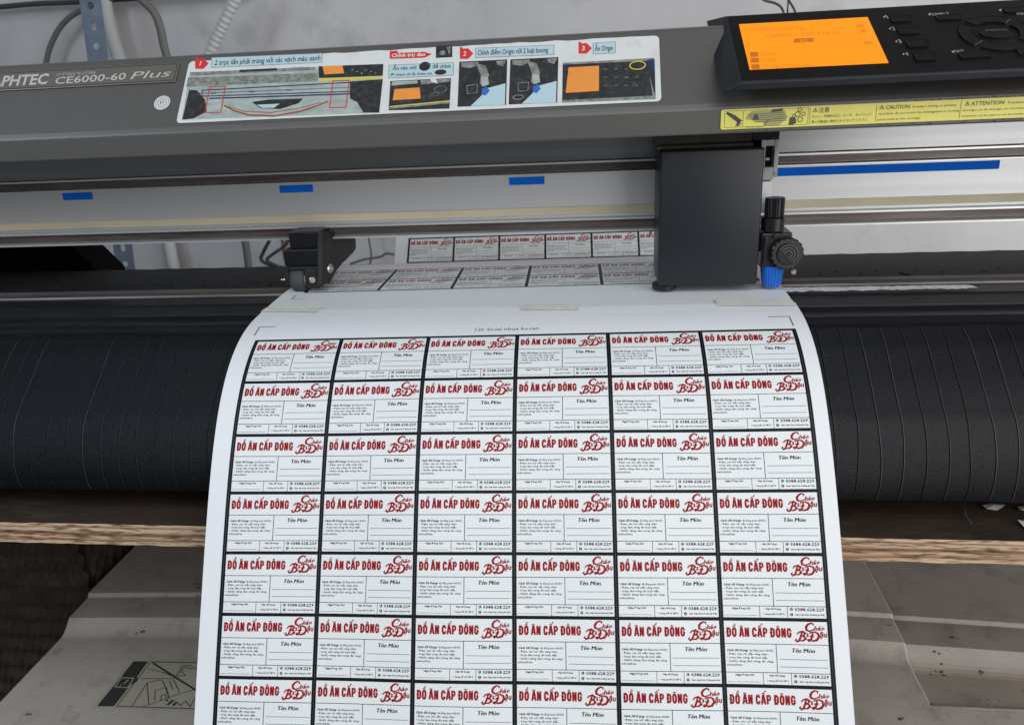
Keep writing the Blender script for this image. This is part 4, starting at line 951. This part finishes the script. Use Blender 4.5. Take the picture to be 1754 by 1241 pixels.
ik.build('painted_edge_highlight', lidp, base=0.00015)  # pale line paints the highlight along the panel seam
# scuffs on the copier
random.seed(14)
def scuffs(parent, fz, L_):
    for j, (px, py, w, h, n) in enumerate(L_):
        ik = Ink(lambda a, b, off: Vector((a, b, fz(b, a) + off)))
        for i in range(n):
            x = px + random.gauss(0, w); y_ = py + random.gauss(0, h); c = copz(x, y_, fz); r = random.uniform(.0003, .0010)
            a = random.uniform(0, 6); pts = [(c.x + r * random.uniform(.5, 1.6) * math.cos(a + t) * 1.6, c.y + r * random.uniform(.5, 1.4) * math.sin(a + t)) for t in (0, .9, 1.9, 2.8, 3.9, 5.1)]
            ik.poly(pts, 'copier_mark', i)
        ik.build('scuff_mark', parent, base=0.0002, dl=0.00001)['kind'] = 'stuff'
scuffs(lidp, cz_left, [(345, 1000, 6, 8, 26), (342, 1025, 4, 6, 12), (240, 1082, 8, 3, 3), (130, 1166, 2, 2, 2), (46, 1222, 5, 3, 4), (1525, 1068, 2, 1, 2), (1540, 1230, 10, 2, 4)])
scuffs(side, cz_right, [(1632, 1092, 6, 1.5, 9), (1610, 1128, 9, 3, 9), (1680, 1152, 6, 1.0, 4), (1690, 1198, 20, 1.0, 4)])
# woven bin in the dark, left of the copier
bin_ = thing('wicker_bin', 'dark woven bin standing in shadow left of the copier', 'bin', (-0.67, 0.60, -0.95))
b = MB(); 
def weave(u, v):
    x = -0.86 + u * 0.368; z_ = -0.95 + v * 0.80
    return Vector((x, 0.58 + 0.003 * math.sin(u * 140) * math.cos(v * 260 + 3.1416 * int(u * 140 / 3.1416)), z_))
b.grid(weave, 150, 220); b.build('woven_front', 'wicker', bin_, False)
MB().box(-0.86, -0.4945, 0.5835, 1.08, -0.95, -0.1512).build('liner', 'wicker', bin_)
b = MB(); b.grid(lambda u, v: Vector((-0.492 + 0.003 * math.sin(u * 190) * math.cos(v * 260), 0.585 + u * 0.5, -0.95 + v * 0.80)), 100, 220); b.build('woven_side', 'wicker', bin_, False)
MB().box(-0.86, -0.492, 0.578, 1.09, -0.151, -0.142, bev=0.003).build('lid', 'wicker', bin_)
# paper scraps lying on the board, right
def scrap(pts, label):
    P_ = [atZ(px, py, BT + 0.0008) for px, py in pts]; bm = bmesh.new()
    vs = [bm.verts.new(p + Vector((0, 0, random.uniform(0, .0012)))) for p in P_]; c = bm.verts.new(sum(P_, Vector()) / len(P_) + Vector((0, 0, .0016)))
    for i in range(len(vs)): bm.faces.new((vs[i], vs[(i + 1) % len(vs)], c))
    me = bpy.data.meshes.new('paper_scrap'); bm.to_mesh(me); bm.free()
    loc = sum(P_, Vector()) / len(P_)
    top('paper_scrap', me, 'silver_tape', loc, label, 'paper scrap', group='torn paper scraps on the plywood board')
random.seed(8)
scrap([(1682, 865), (1696, 865), (1722, 864), (1716, 871), (1708, 874), (1690, 872)], 'small torn scrap of pale film lying against the foot of the black front cover')
scrap([(1742, 893), (1775, 895), (1775, 914), (1758, 908)], 'larger pale paper corner lying on the dark board near its pale edge')
scrap([(1742, 868), (1775, 866), (1775, 877), (1748, 876)], 'pale scrap at the right end of the board, close under the black cover')
# thin film shavings
def shaving(pts, label):
    me_ = MB().tube([atZ(px, py, BT + 0.0012) for px, py in pts], 0.0003, 5).mesh('film_shaving')
    c = atZ(*pts[0], BT); top('film_shaving', me_, 'score_line', c, label, 'film shaving', group='film shavings on the plywood board')
shaving([(1640, 864), (1652, 872), (1655, 884)], 'thin curled film shaving on the dark board, its end under the black cover'); shaving([(1648, 878), (1655, 884), (1665, 896)], 'thin straight film shaving on the dark board nearer the pale edge')

# ================================================================== BEHIND THE MACHINE
# slotted steel angle
ang = thing('slotted_angle_post', 'grey slotted steel angle post standing against the wall behind the plotter', 'steel post', (-0.80, 1.2, -0.95))
pA, pB = atY(155, 0, 1.2), atY(214, 445, 1.2); dx = (pA.x - pB.x) / (pA.z - pB.z)
b = MB(); z_lo, z_hi = -0.95, 0.45; w = 0.0165
rows_ = 50; pitch = (z_hi - z_lo) / rows_
def pv(fx, z_): return Vector((pB.x + dx * (z_ - pB.z) + fx * w, 1.2, z_))
cb = bmesh.new(); holes = []
for r in range(rows_):
    za, zb_ = z_lo + r * pitch, z_lo + (r + 1) * pitch; zc = (za + zb_) / 2; slot = r % 2 == 0
    hw, hh_ = (0.30, 0.26) if slot else (0.34, 0.17)
    n = 16; hole = [(hw * math.cos(2 * math.pi * i / n), zc + pitch * hh_ * math.sin(2 * math.pi * i / n) * 1.0) for i in range(n)]
    outer = []
    for i in range(n):
        a = 2 * math.pi * i / n; c_, s_ = math.cos(a), math.sin(a); m_ = max(abs(c_), abs(s_)); outer.append((c_ / m_, zc + s_ / m_ * pitch / 2))
    hv = [cb.verts.new(pv(*h_)) for h_ in hole]; ov = [cb.verts.new(pv(*h_)) for h_ in outer]
    for i in range(n): cb.faces.new((hv[i], hv[(i + 1) % n], ov[(i + 1) % n], ov[i]))
bmesh.ops.recalc_face_normals(cb, faces=cb.faces); me = bpy.data.meshes.new('flange'); cb.to_mesh(me); cb.free()
fo = link('flange', me, 'galvanised', ang); md = fo.modifiers.new('s', 'SOLIDIFY'); md.thickness = 0.002
q0, q1 = pv(-1, z_lo), pv(-1, z_hi); cb = bmesh.new()
vs = [cb.verts.new(p) for p in (q0, q1, q1 + Vector((0, .010, 0)), q0 + Vector((0, .010, 0)))]; cb.faces.new(vs); me = bpy.data.meshes.new('flange'); cb.to_mesh(me); cb.free()
fo = link('flange', me, 'galvanised', ang); md = fo.modifiers.new('s', 'SOLIDIFY'); md.thickness = 0.002
def hose(name, label, cat, pts, Yd, r, m_, ribs=0.0):
    P_ = [atY(px, py, Yd) for px, py in pts]; me = MB().tube(P_, r, 14, ribs).mesh(name); top(name, me, m_, P_[-1], label, cat, smooth=not ribs)
hose('black_hose', 'thin dark hose arching up the wall at far left behind the name plate', 'hose', ((60, 180), (78, 112), (86, 80), (104, 46), (128, 24), (160, 10), (230, -20)), 1.27, 0.0042, 'hose_grey')
hose('white_pipe', 'pale smooth pipe leaning just right of the slotted steel post', 'pipe', ((172, -40), (186, 40), (205, 105), (245, 230), (270, 330), (300, 470)), 1.27, 0.0105, 'hose_light')
hose('dark_hose', 'thick dark hose curving down the wall between the pale pipe and the ribbed conduit', 'hose', ((215, -30), (243, 0), (264, 22), (275, 50), (287, 100), (335, 230), (410, 380), (428, 470)), 1.2, 0.0060, 'hose_grey')
hose('ribbed_conduit', 'light grey ribbed conduit sloping down behind the instruction sticker', 'conduit', ((412, -30), (402, 0), (384, 40), (361, 90), (335, 160), (310, 260)), 1.22, 0.0088, 'hose_light', 0.12)
hose('overhead_cable', 'dark cable running along the top left of the wall', 'cable', ((-40, 16), (60, 7), (130, 4), (260, -4), (420, -12)), 1.28, 0.0040, 'hose_dark')
hose('power_wire', 'longer curved black wire hanging above the orange display', 'wire', ((1290, -12), (1310, 1), (1328, 6), (1340, 16), (1346, 40)), 1.15, 0.0016, 'hose_dark')
hose('power_wire', 'straight black wire hanging right of the curved one above the display', 'wire', ((1345, -12), (1352, 2), (1362, 20), (1368, 44)), 1.15, 0.0015, 'hose_dark')
hose('power_wire', 'thin black wire between the two others above the display', 'wire', ((1346, -14), (1350, 0), (1349, 22), (1352, 44)), 1.17, 0.0012, 'hose_dark')
hose('wall_pipe', 'thin reddish pipe on the wall seen through the gap under the beam', 'pipe', ((480, 300), (488, 420), (499, 470)), 1.28, 0.0060, 'pipe_red')
hose('wall_cable', 'straight black cable beside the reddish pipe seen under the beam', 'cable', ((500, 300), (506, 420), (510, 470)), 1.24, 0.0028, 'hose_dark')
hose('tangled_wire', 'bent black wire loop on the wall left of the pinch roller', 'wire', ((470, 380), (462, 410), (452, 430), (448, 445), (468, 455), (520, 464)), 1.24, 0.0030, 'hose_dark')
hose('tangled_wire', 'slanting black wire crossing down to the pinch roller housing', 'wire', ((500, 390), (490, 418), (466, 436), (458, 446), (480, 458)), 1.22, 0.0026, 'hose_dark')
hose('fallen_wire', 'thin dark wire hanging on the wall between pinch roller and rear sheet', 'wire', ((628, 380), (632, 410), (636, 436), (634, 452)), 1.27, 0.0017, 'hose_grey')
hose('curled_wire', 'dark curled wire lying behind the bed left of the rear sheet', 'wire', ((600, 452), (625, 444), (650, 440), (662, 434), (676, 436)), 1.25, 0.0020, 'hose_grey')
